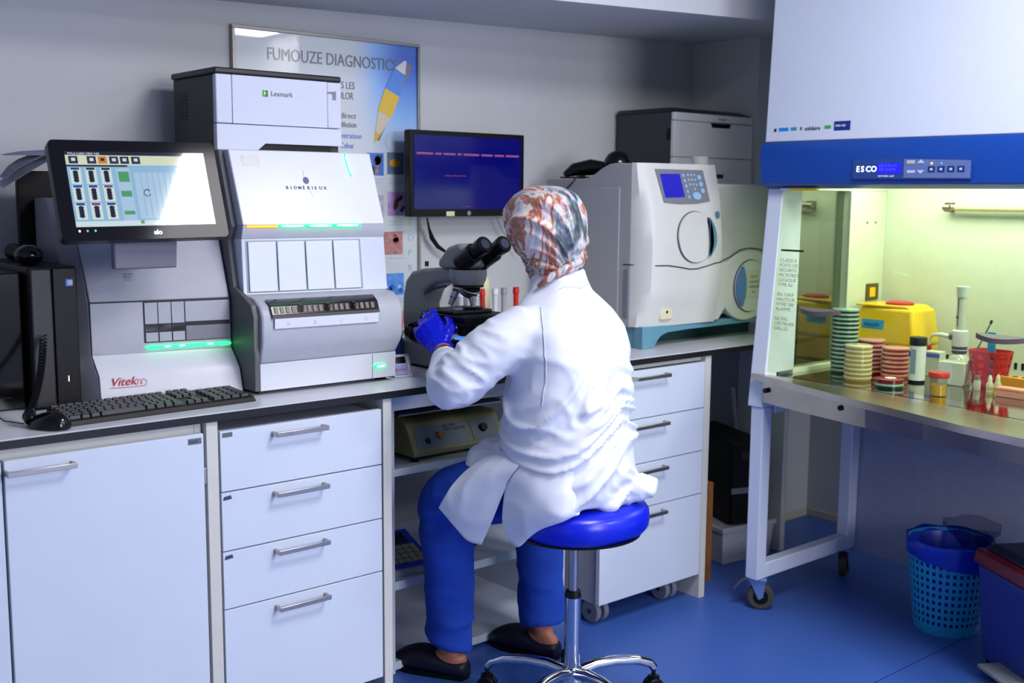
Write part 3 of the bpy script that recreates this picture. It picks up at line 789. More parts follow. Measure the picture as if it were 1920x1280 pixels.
head = [(2.70, 1.200), (2.575, 1.200), (2.555, 1.215), (2.575, 1.262), (2.605, 1.276), (2.655, 1.262), (2.70, 1.222)]
build(yz(head, MX-.047, MX+.047), 'head', scope, t, bevel=.014, seg=4)
ED = Vector((0, -.80, .42)).normalized()
for s in (-1, 1):
    e0 = Vector((MX+s*.036, 2.60, 1.218))
    e = build(MB().cyl(e0, e0+ED*.075, .028, .029, n=24), 'eyepiece_tube', blackp, t, bevel=.003)
    build(MB().cyl(e0+ED*.075, e0+ED*.098, .021, .021, n=24).cyl(e0+ED*.095, e0+ED*.128, .024, .026, n=24), 'eyecup', blackp, e, bevel=.004)
    build(MB().cyl(e0+ED*.1275, e0+ED*.1295, .015, .015, n=20), 'ocular_lens', mat('ocular glass', '#30384a', .05, coat=1, var=0), e)
build(MB().cyl((MX-.034, 2.605, 1.224), (MX+.034, 2.605, 1.224), .034, n=24), 'binocular_hinge', blackp, t, bevel=.004)
# revolving nosepiece and objectives
build(MB().cyl((MX, 2.60, 1.148), (MX, 2.615, 1.128), .034, .030, n=24), 'turret', alu, t, bevel=.003)
for k, (dx, dy, ln, c) in enumerate(((0, -.018, .045, '#b0b4ba'), (-.03, .02, .04, '#2b62d0'), (.03, .02, .035, '#c8c8cc'), (-.005, .05, .035, '#9a9aa0'))):
    p = Vector((MX+dx, 2.612+dy, 1.132)); q_ = p+Vector((dx*.5, dy*.4, -ln))
    ob = build(MB().cyl(p, q_, .0115, .008, n=16), 'objective', alu, t)
    build(MB().cyl(p*.6+q_*.4, p*.5+q_*.5, .0118, .0112, n=16), 'colour_ring', mat('ring'+c, c, .3, var=0), ob)
build(MB().box((MX-.095, 2.50, 1.045), (MX+.085, 2.72, 1.070)), 'stage', blackp, t, bevel=.005, seg=3)
build(MB().box((MX-.085, 2.57, 1.0705), (MX+.06, 2.70, 1.080)), 'slide_holder', charc, t, bevel=.003)
build(MB().lathe([(.03, 0), (.03, .006)], (MX+.01, 2.60, 1.0805), 20), 'holder_arc', blackp, t)
build(MB().box((MX-.05, 2.60, 1.0795), (MX+.02, 2.625, 1.0815)), 'glass_slide', clearp, t)
build(MB().cyl((MX, 2.61, 1.0), (MX, 2.61, 1.044), .030, .034, n=24), 'condenser', blackp, t, bevel=.003)
build(MB().lathe([(.042, 0), (.042, .03), (.034, .042)], (MX, 2.63, .945), 24), 'illuminator', blackp, t, smooth=40)
build(MB().lathe([(.030, 0), (.030, .004)], (MX, 2.63, .9875), 20), 'field_lens', mat('field lens', '#3a7be0', .1, emit=.8, emitc='#4a90ff', var=0), t)
for s in (-1, 1):
    kn = build(MB().cyl((MX+s*.043, 2.80, 1.0), (MX+s*.072, 2.80, 1.0), .028, n=24), 'focus_knob', blackp, t, bevel=.003)
    build(MB().cyl((MX+s*.072, 2.80, 1.0), (MX+s*.09, 2.80, 1.0), .015, n=20), 'fine_focus_knob', charc, kn, bevel=.002)
build(MB().cyl((MX-.068, 2.665, .975), (MX-.068, 2.665, 1.044), .010, n=14).cyl((MX-.068, 2.665, .985), (MX-.068, 2.665, 1.01), .014, n=14), 'stage_control_knob', blackp, t)
build(MB().box((MX-.05, 2.73, 1.02), (MX+.05, 2.79, 1.05)), 'stage_carrier', blackp, t, bevel=.004)
build(MB().cyl((MX-.0425, 2.76, 1.20), (MX-.0425, 2.76, 1.215), .006, n=12), 'lock_screw', charc, t)
build(yz([(2.775, 1.118), (2.735, 1.138), (2.66, 1.150), (2.66, 1.144), (2.73, 1.130), (2.77, 1.110)], MX-.0432, MX-.042), 'blue_trim', mat('navy trim', '#0c1650', .35, var=0), t)

# blue carton, timer
t = thing('carton', 'dark blue cardboard carton with white lettering left of the microscope', 'box', (1.92, 2.86, .893))
bb = mat('carton blue', '#10346e', .45, var=.05)
build(MB().box((1.88, 2.83, .893), (1.965, 2.97, 1.03)), 'box_body', bb, t, bevel=.001)
build(MB().hexa([(1.88, 2.83, 1.031), (1.965, 2.83, 1.031), (1.965, 2.835, 1.031), (1.88, 2.835, 1.031), (1.88, 2.85, 1.065), (1.965, 2.85, 1.065), (1.965, 2.853, 1.065), (1.88, 2.853, 1.065)]), 'open_flap', mat('carton flap', '#2a62a8', .5), t)
for s_, z in (('NISSIN', .965), ('NAGAEMI', .912)):
    ztext(s_, (1.8985, 2.8288, z), Vector((.6, 0, .8)), Vector((-.8, 0, .6)), .017, whiteink, t, 'lettering', bold=.0004)
t = thing('timer', 'small silver desk timer leaning on the base of the tall analyser', 'timer', (1.835, 2.65, .893), rotz=math.radians(-10))
build(MB().hexa([(-.030, -.022, 0), (.030, -.022, 0), (.030, .022, 0), (-.030, .022, 0), (-.030, .010, .062), (.030, .010, .062), (.030, .020, .062), (-.030, .020, .062)]), 'body', silver, t, bevel=.002, local=True)
def tp(u, v, o_=0): return Vector((-.030+.06*u, -.022+.032*v-o_, .062*v+o_*.5))
for nm, u0, v0, u1, v1, m_ in (('display', .12, .62, .72, .9, blackg), ('keypad', .12, .12, .72, .55, mat('timer blue', '#7d8cc0', .5)), ('side_keys', .78, .3, .9, .9, whitep)):
    build(MB().prism([tp(u0, v0, .0005), tp(u1, v0, .0005), tp(u1, v1, .0005), tp(u0, v1, .0005)], [tp(u0, v0, .002), tp(u1, v0, .002), tp(u1, v1, .002), tp(u0, v1, .002)]), nm, m_, t, local=True)
for k in range(4):
    build(MB().prism([tp(.14+.14*k, .30, .002), tp(.25+.14*k, .30, .002), tp(.25+.14*k, .38, .002), tp(.14+.14*k, .38, .002)], [tp(.14+.14*k, .30, .003), tp(.25+.14*k, .30, .003), tp(.25+.14*k, .38, .003), tp(.14+.14*k, .38, .003)]), 'button', mat('timer red', '#a8566a', .5), t, local=True)

# ------------------------------------------------------------------ tube rack behind the microscope
t = thing('tube_rack', 'white test tube rack between the microscope and the person', 'rack', (2.46, 2.98, .893))
rkm = mat('rack white', '#c9ccd2', .4)
build(MB().box((2.28, 2.93, .893), (2.66, 3.03, .905)), 'base_plate', rkm, t, bevel=.002)
build(MB().box((2.28, 2.93, .975), (2.66, 3.03, .985)), 'top_plate', rkm, t, bevel=.002)
for x in (2.282, 2.648): build(MB().box((x, 2.935, .9055), (x+.01, 3.025, .9745)), 'end_plate', rkm, t)
tubes = [(2.30, 'clear', '#b9bcc2', .0), (2.335, 'clear', '#c3c6cb', .02), (2.37, 'clear', '#b0b3ba', -.03), (2.405, 'red', '#b02a1c', -.10), (2.45, 'clear', '#c6c9cc', .0), (2.49, 'grey', '#9a9da2', .0), (2.545, 'red', '#c81f14', .0)]
words = ['leftmost clear', 'second clear', 'third clear', 'leaning red-filled', 'clear empty', 'broad grey', 'red-capped']
for k, (x, kind, c, lean) in enumerate(tubes):
    tt = thing('test_tube', '%s test tube in the white rack behind the microscope' % words[k], 'test tube', (x, 2.97, .907), group='tubes in the white rack')
    top = Vector((x+lean*.12, 2.97, 1.075))
    bot = Vector((x, 2.97, .908))
    build(MB().cyl(bot, top, .0085, .0095, n=14), 'glass_body', mat('tube '+c, c, .15, coat=.6, var=.02), tt, bevel=.002)
    capc = {'clear': '#d4d7da', 'red': '#c4160e', 'grey': '#8d9096'}[kind]
    build(MB().cyl(top, top+Vector((lean*.02, 0, .022)), .0115, .0105, n=14), 'cap', mat('tubecap '+capc, capc, .4, var=0), tt, bevel=.002)
for k, (x, c1, c2, lb_) in enumerate(((2.455, '#2b4a78', '#c9ccc4', 'blue-tipped wash bottle behind the eyepieces'), (2.50, '#c42a22', '#d6d3b0', 'cream bottle with a red cap behind the eyepieces'))):
    tt = thing('bottle', lb_, 'bottle', (x, 3.09, .893))
    build(MB().lathe([(.021, 0), (.022, .01), (.022, .19), (.018, .22), (.011, .24), (.011, .262)], (x, 3.09, .893), 20), 'body', mat('bottle '+c2, c2, .4), tt, smooth=40)
    build(MB().lathe([(.014, 0), (.014, .02), (.008, .032)], (x, 3.09, 1.1555), 16), 'cap', mat('cap '+c1, c1, .4, var=0), tt, smooth=40)

# ------------------------------------------------------------------ instrument on the right end of the bench
t = thing('blood_culture_instrument', 'cream incubator instrument with round door, keypad and blue screen on the right of the bench', 'incubator', (3.12, 2.85, .893))
icr = mat('instrument cream', '#cfd0cd', .42, var=.01); igr = mat('instrument grey side', '#a3a4a8', .48, var=.01); iteal = mat('instrument teal base', '#5f91a8', .42, var=.03); itd = mat('instrument teal handle', '#557f93', .3)
# side body profile in (y,z)
prof = [(2.665, .965), (3.10, .965), (3.10, 1.474), (2.93, 1.474), (2.885, 1.478), (2.85, 1.490), (2.81, 1.512), (2.775, 1.525), (2.745, 1.528), (2.665, 1.526)]
build(yz(prof, 2.80, 3.175), 'side_shell', igr, t, bevel=.003)
build(MB().box((2.796, 2.72, .985), (2.80, 3.08, 1.445)), 'side_panel', igr, t, bevel=.002)
# convex front: chamfer plus face; face z rows
SI = Ruled(2.8, 3.178, [(2.615, 2.60, .972), (2.585, 2.58, 1.08), (2.58, 2.575, 1.25), (2.60, 2.59, 1.40), (2.635, 2.62, 1.528)])
def front_block(x0, x1, z0, z1, chl, chr_, m, nm, back=2.668, S_=SI):
    zz = [z0+(z1-z0)*k/8 for k in range(9)]
    rings = []
    for z in zz:
        r = [(x0, back, z)]
        y = S_.y(x0, z)
        r += [(x0+chl*.1, y+(back-y)*.45, z), (x0+chl*.7, y+.006, z), (x0+chl+.008, S_.y(x0+chl, z), z)] if chl else [(x0, y, z)]
        for k in range(1, 5): r.append((x0+chl+.01+(x1-x0-chl-.01)*k/5, S_.y(x0+(x1-x0)*k/5, z), z))
        r += [(x1, S_.y(x1, z), z), (x1, back, z)]
        rings.append(r)
    return build(MB().rings(rings), nm, m, t, smooth=35)
front_block(2.80, 3.176, 1.184, 1.528, .035, 0, icr, 'upper_front')
front_block(2.80, 3.176, .968, 1.184, .035, 0, icr, 'lower_front')
build(MB().tube([(xx, SI.y(xx, zz)-.0005, zz) for xx, zz in ((2.842, 1.1815), (2.90, 1.180), (2.96, 1.172), (3.01, 1.164), (3.05, 1.164), (3.10, 1.172), (3.14, 1.180), (3.176, 1.184))]+[], .0022, 6), 'shell_seam', dseam, t)
build(MB().tube([(2.799, 2.70, 1.182), (2.799, 2.668, 1.182), (2.806, 2.632, 1.182), (2.826, 2.592, 1.182), (2.842, SI.y(2.84, 1.182)-.0005, 1.1815)], .0018, 6), 'shell_seam', dseam, t)
# round door
def SIoval(xc, zc, rx, rz, off, th, m, nm, n=32, S_=SI, par=None, a0=0, a1=360):
    P = []
    for o_ in (off, off+th):
        ring = [(xc+rx*math.cos(a), S_.y(xc, zc+rz*math.sin(a))-o_, zc+rz*math.sin(a)) for a in [math.radians(a0+(a1-a0)*k/n) for k in range(n)]]
        P.append(ring)
    return build(MB().prism(P[0], P[1]), nm, m, par or t, smooth=35)
SIoval(3.035, 1.275, .0955, .0905, .001, .0015, dseam, 'door_gap')
dd = SIoval(3.035, 1.275, .093, .088, .0015, .006, icr, 'round_door')
cr = [(3.035+.094*math.cos(a), 1.275+.089*math.sin(a)) for a in [math.radians(-50+100*k/12) for k in range(13)]]
cr2 = [(3.035+.094*math.cos(math.radians(50))+.001+.016*math.sin(PI*k/12)*0+ (.016*math.sin(PI*k/12)), 1.275+.089*math.sin(math.radians(50-100*k/12))) for k in range(13)]
pp = cr+cr2
build(MB().prism([(a, SI.y(a, b)-.007, b) for a, b in pp], [(a, SI.y(a, b)-.018, b) for a, b in pp]), 'door_handle', itd, t, smooth=40)
SIoval(3.155, 1.352, .0105, .013, .001, .004, itd, 'lock_button', n=18)
# control panel
cp = [(2.868, 1.508), (3.105, 1.508), (3.118, 1.40), (3.05, 1.3915), (2.96, 1.390), (2.885, 1.3955)]
build(MB().prism([(a, SI.y(a, b)-.001, b) for a, b in cp], [(a, SI.y(a, b)-.004, b) for a, b in cp]), 'control_panel', silverd, t, bevel=.001)
scx = [(2.885, 1.492), (2.982, 1.493), (2.990, 1.414), (2.893, 1.411)]
build(MB().prism([(a, SI.y(a, b)-.004, b) for a, b in scx], [(a, SI.y(a, b)-.0055, b) for a, b in scx]), 'display', mat('blue lcd', '#101050', .15, emit=.75, emitc='#2a28c0', var=0), t)
kb_ = mat('keypad blue', '#93bfe2', .4, var=0)
def key_(x, z, rx, rz): SIoval(x, z, rx, rz, .0042, .002, kb_, 'key', n=12)
for k in range(5): key_(2.999+.004*k/1.3, 1.488-k*.0185, .0052, .0062)
for r_ in range(3):
    for c_ in range(3): key_(3.021+c_*.0165+r_*.002, 1.490-r_*.0165, .0045, .0045)
key_(3.046, 1.441, .0045, .004); key_(3.052, 1.418, .022, .0135)
for k in range(3): key_(3.078+.004*k, 1.482-k*.023, .0105, .0090)
# latch square
build(MB().box((2.885, SI.y(2.9, 1.0)-.008, .990), (2.945, SI.y(2.9, 1.0)+.02, 1.042)), 'latch_plate', mat('latch cream', '#d9d6b4', .4), t, bevel=.006, seg=3)
build(MB().cyl((2.915, SI.y(2.9, 1.0)-.0095, 1.018), (2.915, SI.y(2.9, 1.0)-.008, 1.018), .005, n=12), 'latch_hole', blackp, t)
# right-hand module
build(MB().box((3.179, 2.63, .985), (3.54, 3.10, 1.462)), 'module_body', icr, t, bevel=.01, seg=3)
SR_ = Ruled(3.179, 3.72, [(2.60, 2.60, .96), (2.60, 2.60, 1.2)])
lowb = [(3.18, .972), (3.20, .972)]+[(3.36+.15*math.cos(a), 1.085+.125*math.sin(a)) for a in [math.radians(215+110*k/12) for k in range(13)]]+[(3.53, .985), (3.54, .985), (3.54, 1.19), (3.53, 1.195)]+[(3.37+.16*math.cos(a), 1.105+.115*math.sin(a)) for a in [math.radians(50+90*k/10) for k in range(11)]]+[(3.20, 1.178), (3.18, 1.178)]
build(MB().prism([(a, 2.60, b) for a, b in lowb], [(a, 2.632, b) for a, b in lowb]), 'module_lower_front', icr, t, bevel=.004)
ln = [(3.18, 1.184), (3.21, 1.184), (3.26, 1.197), (3.32, 1.222), (3.37, 1.227), (3.43, 1.222), (3.50, 1.205), (3.538, 1.20)]
build(MB().tube([(a, 2.606, b) for a, b in ln], .0022, 6), 'shell_seam', dseam, t)
SIoval(3.372, 1.088, .094, .098, .001, .002, dseam, 'door_gap', S_=SR_)
SIoval(3.372, 1.088, .091, .095, .0015, .006, icr, 'round_door', S_=SR_)
build(MB().box((3.345, 2.5905, 1.045), (3.43, 2.5925, 1.15)), 'door_notice', mat('notice cream', '#c9c9b8', .6), t, bevel=.001)
for k, s_ in enumerate(('FACE A', 'GAUCHE', 'CODE BAR', 'ICI')): ztext(s_, (3.387, 2.590, 1.118-k*.019), X, Z, .013, ink, t, 'lettering', align='CENTER')
lc = [(3.372-.0905*math.cos(a), 1.088+.094*math.sin(a)) for a in [math.radians(-52+104*k/12) for k in range(13)]]
lc += [(3.372-.0905*math.cos(math.radians(52))+.018*math.sin(PI*k/12), 1.088+.094*math.sin(math.radians(52-104*k/12))) for k in range(13)]
build(MB().prism([(a, 2.592, b) for a, b in lc], [(a, 2.582, b) for a, b in lc]), 'door_handle', mat('blue handle', '#5d87b8', .3), t, smooth=40)
build(MB().box((2.806, 2.68, 1.0), (2.8085, 2.70, 1.16)), 'side_hinge', silverd, t) if False else build(MB().box((2.796, 2.672, 1.0), (2.7995, 2.69, 1.165)), 'side_hinge', silverd, t)
# teal base
leg = [(2.812, .893), (2.872, .893), (2.885, .915), (2.905, .933), (2.94, .943), (3.05, .947), (3.53, .950), (3.53, .970), (2.812, .970)]
build(MB().prism([(a, 2.612, b) for a, b in leg], [(a, 2.655, b) for a, b in leg]), 'base_front', iteal, t, bevel=.002)
build(MB().box((2.814, 2.656, .893), (2.86, 3.08, .966)), 'base_side', iteal, t, bevel=.002)
build(MB().box((2.862, 2.72, .893), (3.53, 2.75, .966)), 'base_back', mat('dark teal', '#23454e', .5), t)
# printer behind
t = thing('printer', 'dark grey and light grey laser printer behind the incubator on the right', 'printer', (3.5, 3.05, 1.463))
build(MB().box((3.266, 2.905, 1.463), (3.752, 3.195, 1.735)), 'body', mat('printer slate', '#3b3b45', .5), t, bevel=.003) if False else build(MB().box((3.266, 2.912, 1.463), (3.738, 3.195, 1.735)), 'body', mat('printer slate', '#36363f', .5), t, bevel=.003)
build(MB().prism([(3.262, 2.90, 1.735), (3.735, 2.90, 1.735), (3.70, 2.93, 1.752), (3.275, 2.93, 1.752)], [(3.262, 3.20, 1.735), (3.735, 3.20, 1.735), (3.70, 3.20, 1.752), (3.275, 3.20, 1.752)]), 'lid', mat('printer lid slate', '#2b2a33', .4), t, bevel=.002)
pg = mat('printer light grey', '#d6d8de', .42, var=.01)
build(MB().box((3.264, 2.893, 1.703), (3.74, 2.911, 1.733)), 'top_fascia', pg, t, bevel=.003)
build(MB().box((3.264, 2.893, 1.566), (3.74, 2.911, 1.701)), 'front_door', pg, t, bevel=.002)
build(MB().box((3.264, 2.893, 1.464), (3.74, 2.911, 1.564)), 'paper_tray', pg, t, bevel=.002)
build(MB().prism([(3.475, 2.892, 1.70), (3.60, 2.892, 1.70), (3.59, 2.892, 1.683), (3.485, 2.892, 1.683)], [(3.475, 2.896, 1.70), (3.60, 2.896, 1.70), (3.59, 2.896, 1.683), (3.485, 2.896, 1.683)]), 'door_grip', blackp, t)
build(MB().box((3.47, 2.8915, 1.487), (3.56, 2.893, 1.503)), 'tray_grip', charc, t)
build(MB().box((3.262, 2.915, 1.63), (3.2655, 2.93, 1.672)), 'side_latch', blackp, t)
ztext('Lexmark', (3.52, 2.8925, 1.713), X, Z, .014, ink, t, 'lettering')
# paper roll
t = thing('paper_roll', 'white paper roll standing on the incubator in front of the grey printer', 'paper roll', (3.285, 2.78, 1.463))
build(MB().lathe([(.030, 0), (.031, .002), (.031, .098), (.030, .1), (.013, .1), (.013, .02), (.012, 0)], (3.285, 2.78, 1.463), 28, cap=False), 'roll', mat('white paper', '#dcdcd8', .7), t, smooth=40)
# dark desk lamp / scanner cup
t = thing('barcode_scanner', 'black scanner with a round cup lying on the back of the incubator', 'scanner', (2.92, 2.98, 1.478))
build(MB().lathe([(.040, 0), (.047, .004), (.047, .012), (.036, .026), (.014, .036)], (0, 0, 0), 24), 'cup', blackg, t, local=True, smooth=50)
c = t.children[0]; c.rotation_euler = (math.radians(78), 0, math.radians(-48)); c.location = (.035, -.09, .052)
build(MB().tube([(2.845, 3.05, 1.492), (2.88, 3.04, 1.510), (2.93, 3.0, 1.520), (2.965, 2.95, 1.518)], [.010, .024, .030, .020], 14), 'scanner_body', blackg, t, smooth=60)
build(MB().box((2.84, 2.90, 1.4785), (3.0, 3.07, 1.484)), 'mat', charc, t, bevel=.001)
build(MB().tube([(2.90, 3.0, 1.487), (2.85, 2.97, 1.485), (2.80, 2.94, 1.481), (2.788, 2.95, 1.46), (2.786, 2.99, 1.43), (2.785, 3.04, 1.40)], .003, 6), 'lead', charc, t)

# ------------------------------------------------------------------ things on the open shelves
t = thing('laboratory_shaker', 'beige bench shaker with grey control panel and orange knob on the upper open shelf', 'shaker', (2.05, 2.85, .622))
bg = mat('aged beige plastic', '#84815a', .5, var=.04)
P = lambda x: [(x, 2.66, .640), (x, 2.655, .655), (x, 2.70, .735), (x, 2.72, .742), (x, 3.02, .742), (x, 3.02, .640)]
build(MB().prism(P(1.885), P(2.235)), 'housing', bg, t, bevel=.005, seg=3)
def sk(x, v, o_=0.0):   # sloped face of the shaker, v 0..1 up
    return Vector((x, 2.655+.045*v-o_*.87, .655+.08*v-o_*-.49))
def skp(x0, x1, v0, v1, o_, th): return MB().prism([sk(x0, v0, o_), sk(x1, v0, o_), sk(x1, v1, o_), sk(x0, v1, o_)], [sk(x0, v0, o_+th), sk(x1, v0, o_+th), sk(x1, v1, o_+th), sk(x0, v1, o_+th)])
pn = mat('control panel grey', '#6f7a88', .5)
build(skp(1.905, 2.10, .10, .84, .0006, .001), 'control_panel', pn, t)
build(skp(2.115, 2.215, .10, .84, .0006, .001), 'control_panel', pn, t)
for x, v, r, m_, nm in ((1.945, .34, .011, blackp, 'socket'), (1.992, .46, .012, mat('orange knob', '#b4682c', .4), 'speed_knob'), (2.16, .5, .014, blackp, 'power_switch')):
    p = sk(x, v, .001); q_ = sk(x, v, .012 if nm != 'socket' else .003)
    build(MB().cyl(p, q_, r, r*.85, n=18), nm, m_, t)
ztext('GFL 3005\nTYPE ORBITAL', sk(2.01, .72, .002), X, Vector((0, .49, .87)), .013, darkink, t, 'lettering')
build(MB().box((1.86, 2.70, .768), (2.25, 3.0, .774)), 'shaking_platform', mat('dark blue mat', '#0c1428', .35), t, bevel=.001)
build(MB().box((1.858, 2.697, .762), (2.252, 3.003, .7675)), 'platform_rim', alu, t, bevel=.001)
for x, y in ((1.95, 2.78), (2.16, 2.78), (1.95, 2.95), (2.16, 2.95)): build(MB().cyl((x, y, .742), (x, y, .762), .01, n=12), 'platform_post', blackp, t)
for x, y in ((1.91, 2.69), (2.21, 2.69), (1.91, 2.99), (2.21, 2.99)): build(MB().cyl((x, y, .622), (x, y, .641), .014, n=12), 'rubber_foot', blackp, t)
# blue keypad device
t = thing('keypad_counter', 'blue desk counter with yellow-beige keys on the lower open shelf', 'counter', (1.90, 2.76, .282), rotz=math.radians(-8))
def kc(u, v, o_=0): return Vector((-.075+.15*u, -.095+.20*v, .022+.055*v+o_))
build(MB().prism([(-.078, -.10, 0), (-.078, -.10, .02), (-.078, .11, .076), (-.078, .11, 0)], [(.078, -.10, 0), (.078, -.10, .02), (.078, .11, .076), (.078, .11, 0)]), 'housing', mat('counter grey', '#9a9ca0', .5), t, bevel=.003, local=True)
def kcp(u0, v0, u1, v1, o_, th): return MB().prism([kc(u0, v0, o_), kc(u1, v0, o_), kc(u1, v1, o_), kc(u0, v1, o_)], [kc(u0, v0, o_+th), kc(u1, v0, o_+th), kc(u1, v1, o_+th), kc(u0, v1, o_+th)])
build(kcp(.02, .02, .98, .98, .0005, .003), 'blue_face', mat('counter blue', '#0c3cb4', .4), t, local=True)
build(kcp(.10, .62, .82, .90, .0036, .001), 'display', blackg, t, local=True)
for r_ in range(4):
    for c_ in range(5):
        build(kcp(.12+.155*c_, .12+.115*r_, .25+.155*c_, .20+.115*r_, .0036, .004), 'key', mat('counter key', '#b5a878', .5), t, local=True)
t = thing('vacuum_fitting', 'small chrome and black clamp fitting on the lower open shelf between the legs', 'fitting', (2.20, 2.80, .282))
build(MB().lathe([(.035, 0), (.035, .02), (.022, .03), (.022, .06)], (2.20, 2.80, .282), 20), 'base', blackp, t, smooth=40)
build(MB().cyl((2.17, 2.79, .355), (2.25, 2.79, .362), .014, n=16).cyl((2.20, 2.80, .342), (2.20, 2.80, .39), .018, n=16), 'metal_body', chrome, t, bevel=.002)
build(MB().tube([(2.235, 2.78, .36), (2.26, 2.76, .38), (2.25, 2.75, .41)], .007, 8), 'lever', blackp, t)

# ------------------------------------------------------------------ under the bench, right
t = thing('computer_tower', 'black computer tower standing on a white crate under the right end of the bench', 'computer', (3.38, 2.665, .152), rotz=math.radians(-21))
build(MB().box((0, 0, 0), (.16, .40, .325)), 'case', blackp, t, bevel=.004, local=True)
build(MB().box((.005, -.012, .003), (.155, -.0005, .322)), 'front_panel', blackp, t, bevel=.003, local=True)
build(MB().box((.0, -.014, .125), (.15, -.0125, .148)), 'metal_badge', mat('grey strip', '#6b7078', .4), t, local=True)
build(MB().box((.04, -.0135, .26), (.12, -.0125, .29)), 'drive_bay', charc, t, local=True)
t = thing('crate', 'white plastic crate on the floor carrying the black tower', 'crate', (3.345, 2.66, 0), rotz=math.radians(-8))
wc = mat('crate white', '#a9abb2', .5)
build(MB().hexa([(0, 0, 0), (.25, 0, 0), (.25, .48, 0), (0, .48, 0), (-.01, -.01, .128), (.26, -.01, .128), (.26, .49, .128), (-.01, .49, .128)]), 'body', wc, t, bevel=.004, local=True)
build(MB().box((-.018, -.018, .1285), (.268, .498, .150)), 'rim', wc, t, bevel=.004, local=True)
t = thing('cardboard', 'folded brown cardboard leaning against the right end panel of the bench', 'cardboard', (3.14, 2.58, 0))
cb = mat('cardboard brown', '#9a6230', .8, var=.08, bump=.2, bscale=90)
build(MB().box((3.145, 2.575, .0), (3.172, 2.80, .375)), 'board', cb, t, bevel=.001)
build(MB().box((3.126, 2.585, .0), (3.143, 2.80, .33)), 'board', mat('carton white side', '#a4a4a2', .8), t, bevel=.001)
tag(build(MB().hexa([(3.728, 2.8605, 0), (3.740, 2.8605, 0), (3.740, 2.8715, 0), (3.728, 2.8715, 0), (3.625, 2.8605, .64), (3.640, 2.8605, .64), (3.640, 2.8715, .64), (3.625, 2.8715, .64)]), 'slat', lam_edge), 'white strip leaning against the wall behind the black tower', 'strip')
upright(3.66, 3.69, 'cream upright panel under the bench seen between the legs of the safety cabinet')
D.objects['upright_panel.003'].data.transform(Matrix.Translation((0, 0, 0)))
for v in D.objects['upright_panel.003'].data.vertices:
    if v.co.y < 2.6: v.co.y = 2.625
    if v.co.y > 2.9: v.co.y = 2.86

# ------------------------------------------------------------------ safety cabinet
t = thing('safety_cabinet', 'tall white and blue biological safety cabinet on a wheeled stand at the right', 'safety cabinet', (3.4, 1.66, 0))
HY0, HY1 = 1.0, 2.322
def xz(pts, ya, yb): return MB().prism([(a, ya, b) for a, b in pts], [(a, yb, b) for a, b in pts])
build(xz([(3.068, 1.594), (3.092, 2.06), (3.105, 2.40), (3.125, 2.43), (3.90, 2.43), (3.90, 1.594)], HY0, HY1), 'upper_housing', hoodw, t, bevel=.004)
build(xz([(3.095, 1.446), (3.056, 1.458), (3.048, 1.563), (3.064, 1.5935), (3.30, 1.5935), (3.30, 1.446)], HY0, HY1+.004), 'blue_fascia', lidblue, t, bevel=.003)
build(MB().box((3.305, HY0, 1.56), (3.72, HY1, 1.5935)), 'inner_ceiling', hoodin, t)
# side wall with front column, window frame and glass
def fx(z): return 3.025+(z-.717)*.098
build(xz([(fx(.717), .717), (fx(1.4455), 1.4455), (3.205, 1.4455), (3.195, .83), (3.10, .83), (3.10, .717)], 2.262, 2.322), 'front_column', hoodw, t, bevel=.003)
build(xz([(3.19, .80), (3.80, .80), (3.80, .832), (3.19, .832)], 2.262, 2.322), 'side_rail', hoodin, t)
build(xz([(3.205, 1.44), (3.80, 1.44), (3.80, 1.593), (3.301, 1.593), (3.301, 1.446), (3.205, 1.4459)], 2.262, 2.32), 'side_top', hoodin, t)
build(xz([(3.49, .833), (3.80, .833), (3.80, 1.439), (3.49, 1.439)], 2.262, 2.322), 'side_wall', hoodin, t)
build(MB().box((3.196, 2.288, .833), (3.4895, 2.292, 1.439)), 'side_window', sheetside, t)
build(xz([(3.487, .835), (3.493, .835), (3.493, 1.437), (3.487, 1.437)], 2.257, 2.2615), 'window_trim', hoodin, t)
build(MB().box((3.723, HY0, .80), (3.80, 2.261, 1.56)), 'rear_wall', hoodin, t)
build(MB().box((3.02, HY0, .717), (3.80, HY0+.05, 1.445)), 'side_wall', hoodin, t)
# slots at the foot of the rear wall
for k in range(46):
    y = 1.08+k*.0245
    build(MB().box((3.7215, y, .845), (3.7228, y+.010, .868)), 'air_slot', blackp, t)
# work surface and bowed front
FC = [(3.009, 2.30), (2.968, 2.16), (2.931, 2.05), (2.852, 1.809), (2.797, 1.605), (2.742, 1.421), (2.707, 1.237), (2.69, 1.10), (2.685, HY0)]
SL = [(3.075, 2.24), (3.068, 2.10), (3.065, 1.99), (3.055, 1.80), (3.02, 1.61), (2.985, 1.43), (2.955, 1.25), (2.945, 1.10), (2.94, HY0)]
mb = MB()
n = len(FC)
v = [(a, b, .833) for a, b in FC]+[(a, b, .8235) for a, b in SL]+[(a, b, .812) for a, b in FC]+[(a, b, .812) for a, b in SL]
f = []
for i in range(n-1):
    f += [(i, i+1, n+i+1, n+i), (2*n+i, 3*n+i, 3*n+i+1, 2*n+i+1), (i, 2*n+i, 2*n+i+1, i+1), (n+i, n+i+1, 3*n+i+1, 3*n+i)]
f += [(0, n, 3*n, 2*n), (n-1, 3*n-1, 4*n-1, 2*n-1)]
mb.add(v, f)
build(mb, 'arm_rest', stain, t, smooth=30)
FB = [(a+.012+.095*min(1, (2.3-b)/.8), min(b, 2.255), .0) for a, b in FC]
build(MB().prism([(a, b, .738) for a, b, _ in FB]+[(3.3, HY0, .738), (3.3, 2.255, .738)], [(a-.006, b, .811) for a, b, _ in FB]+[(3.3, HY0, .811), (3.3, 2.255, .811)]), 'front_fascia', stain, t)
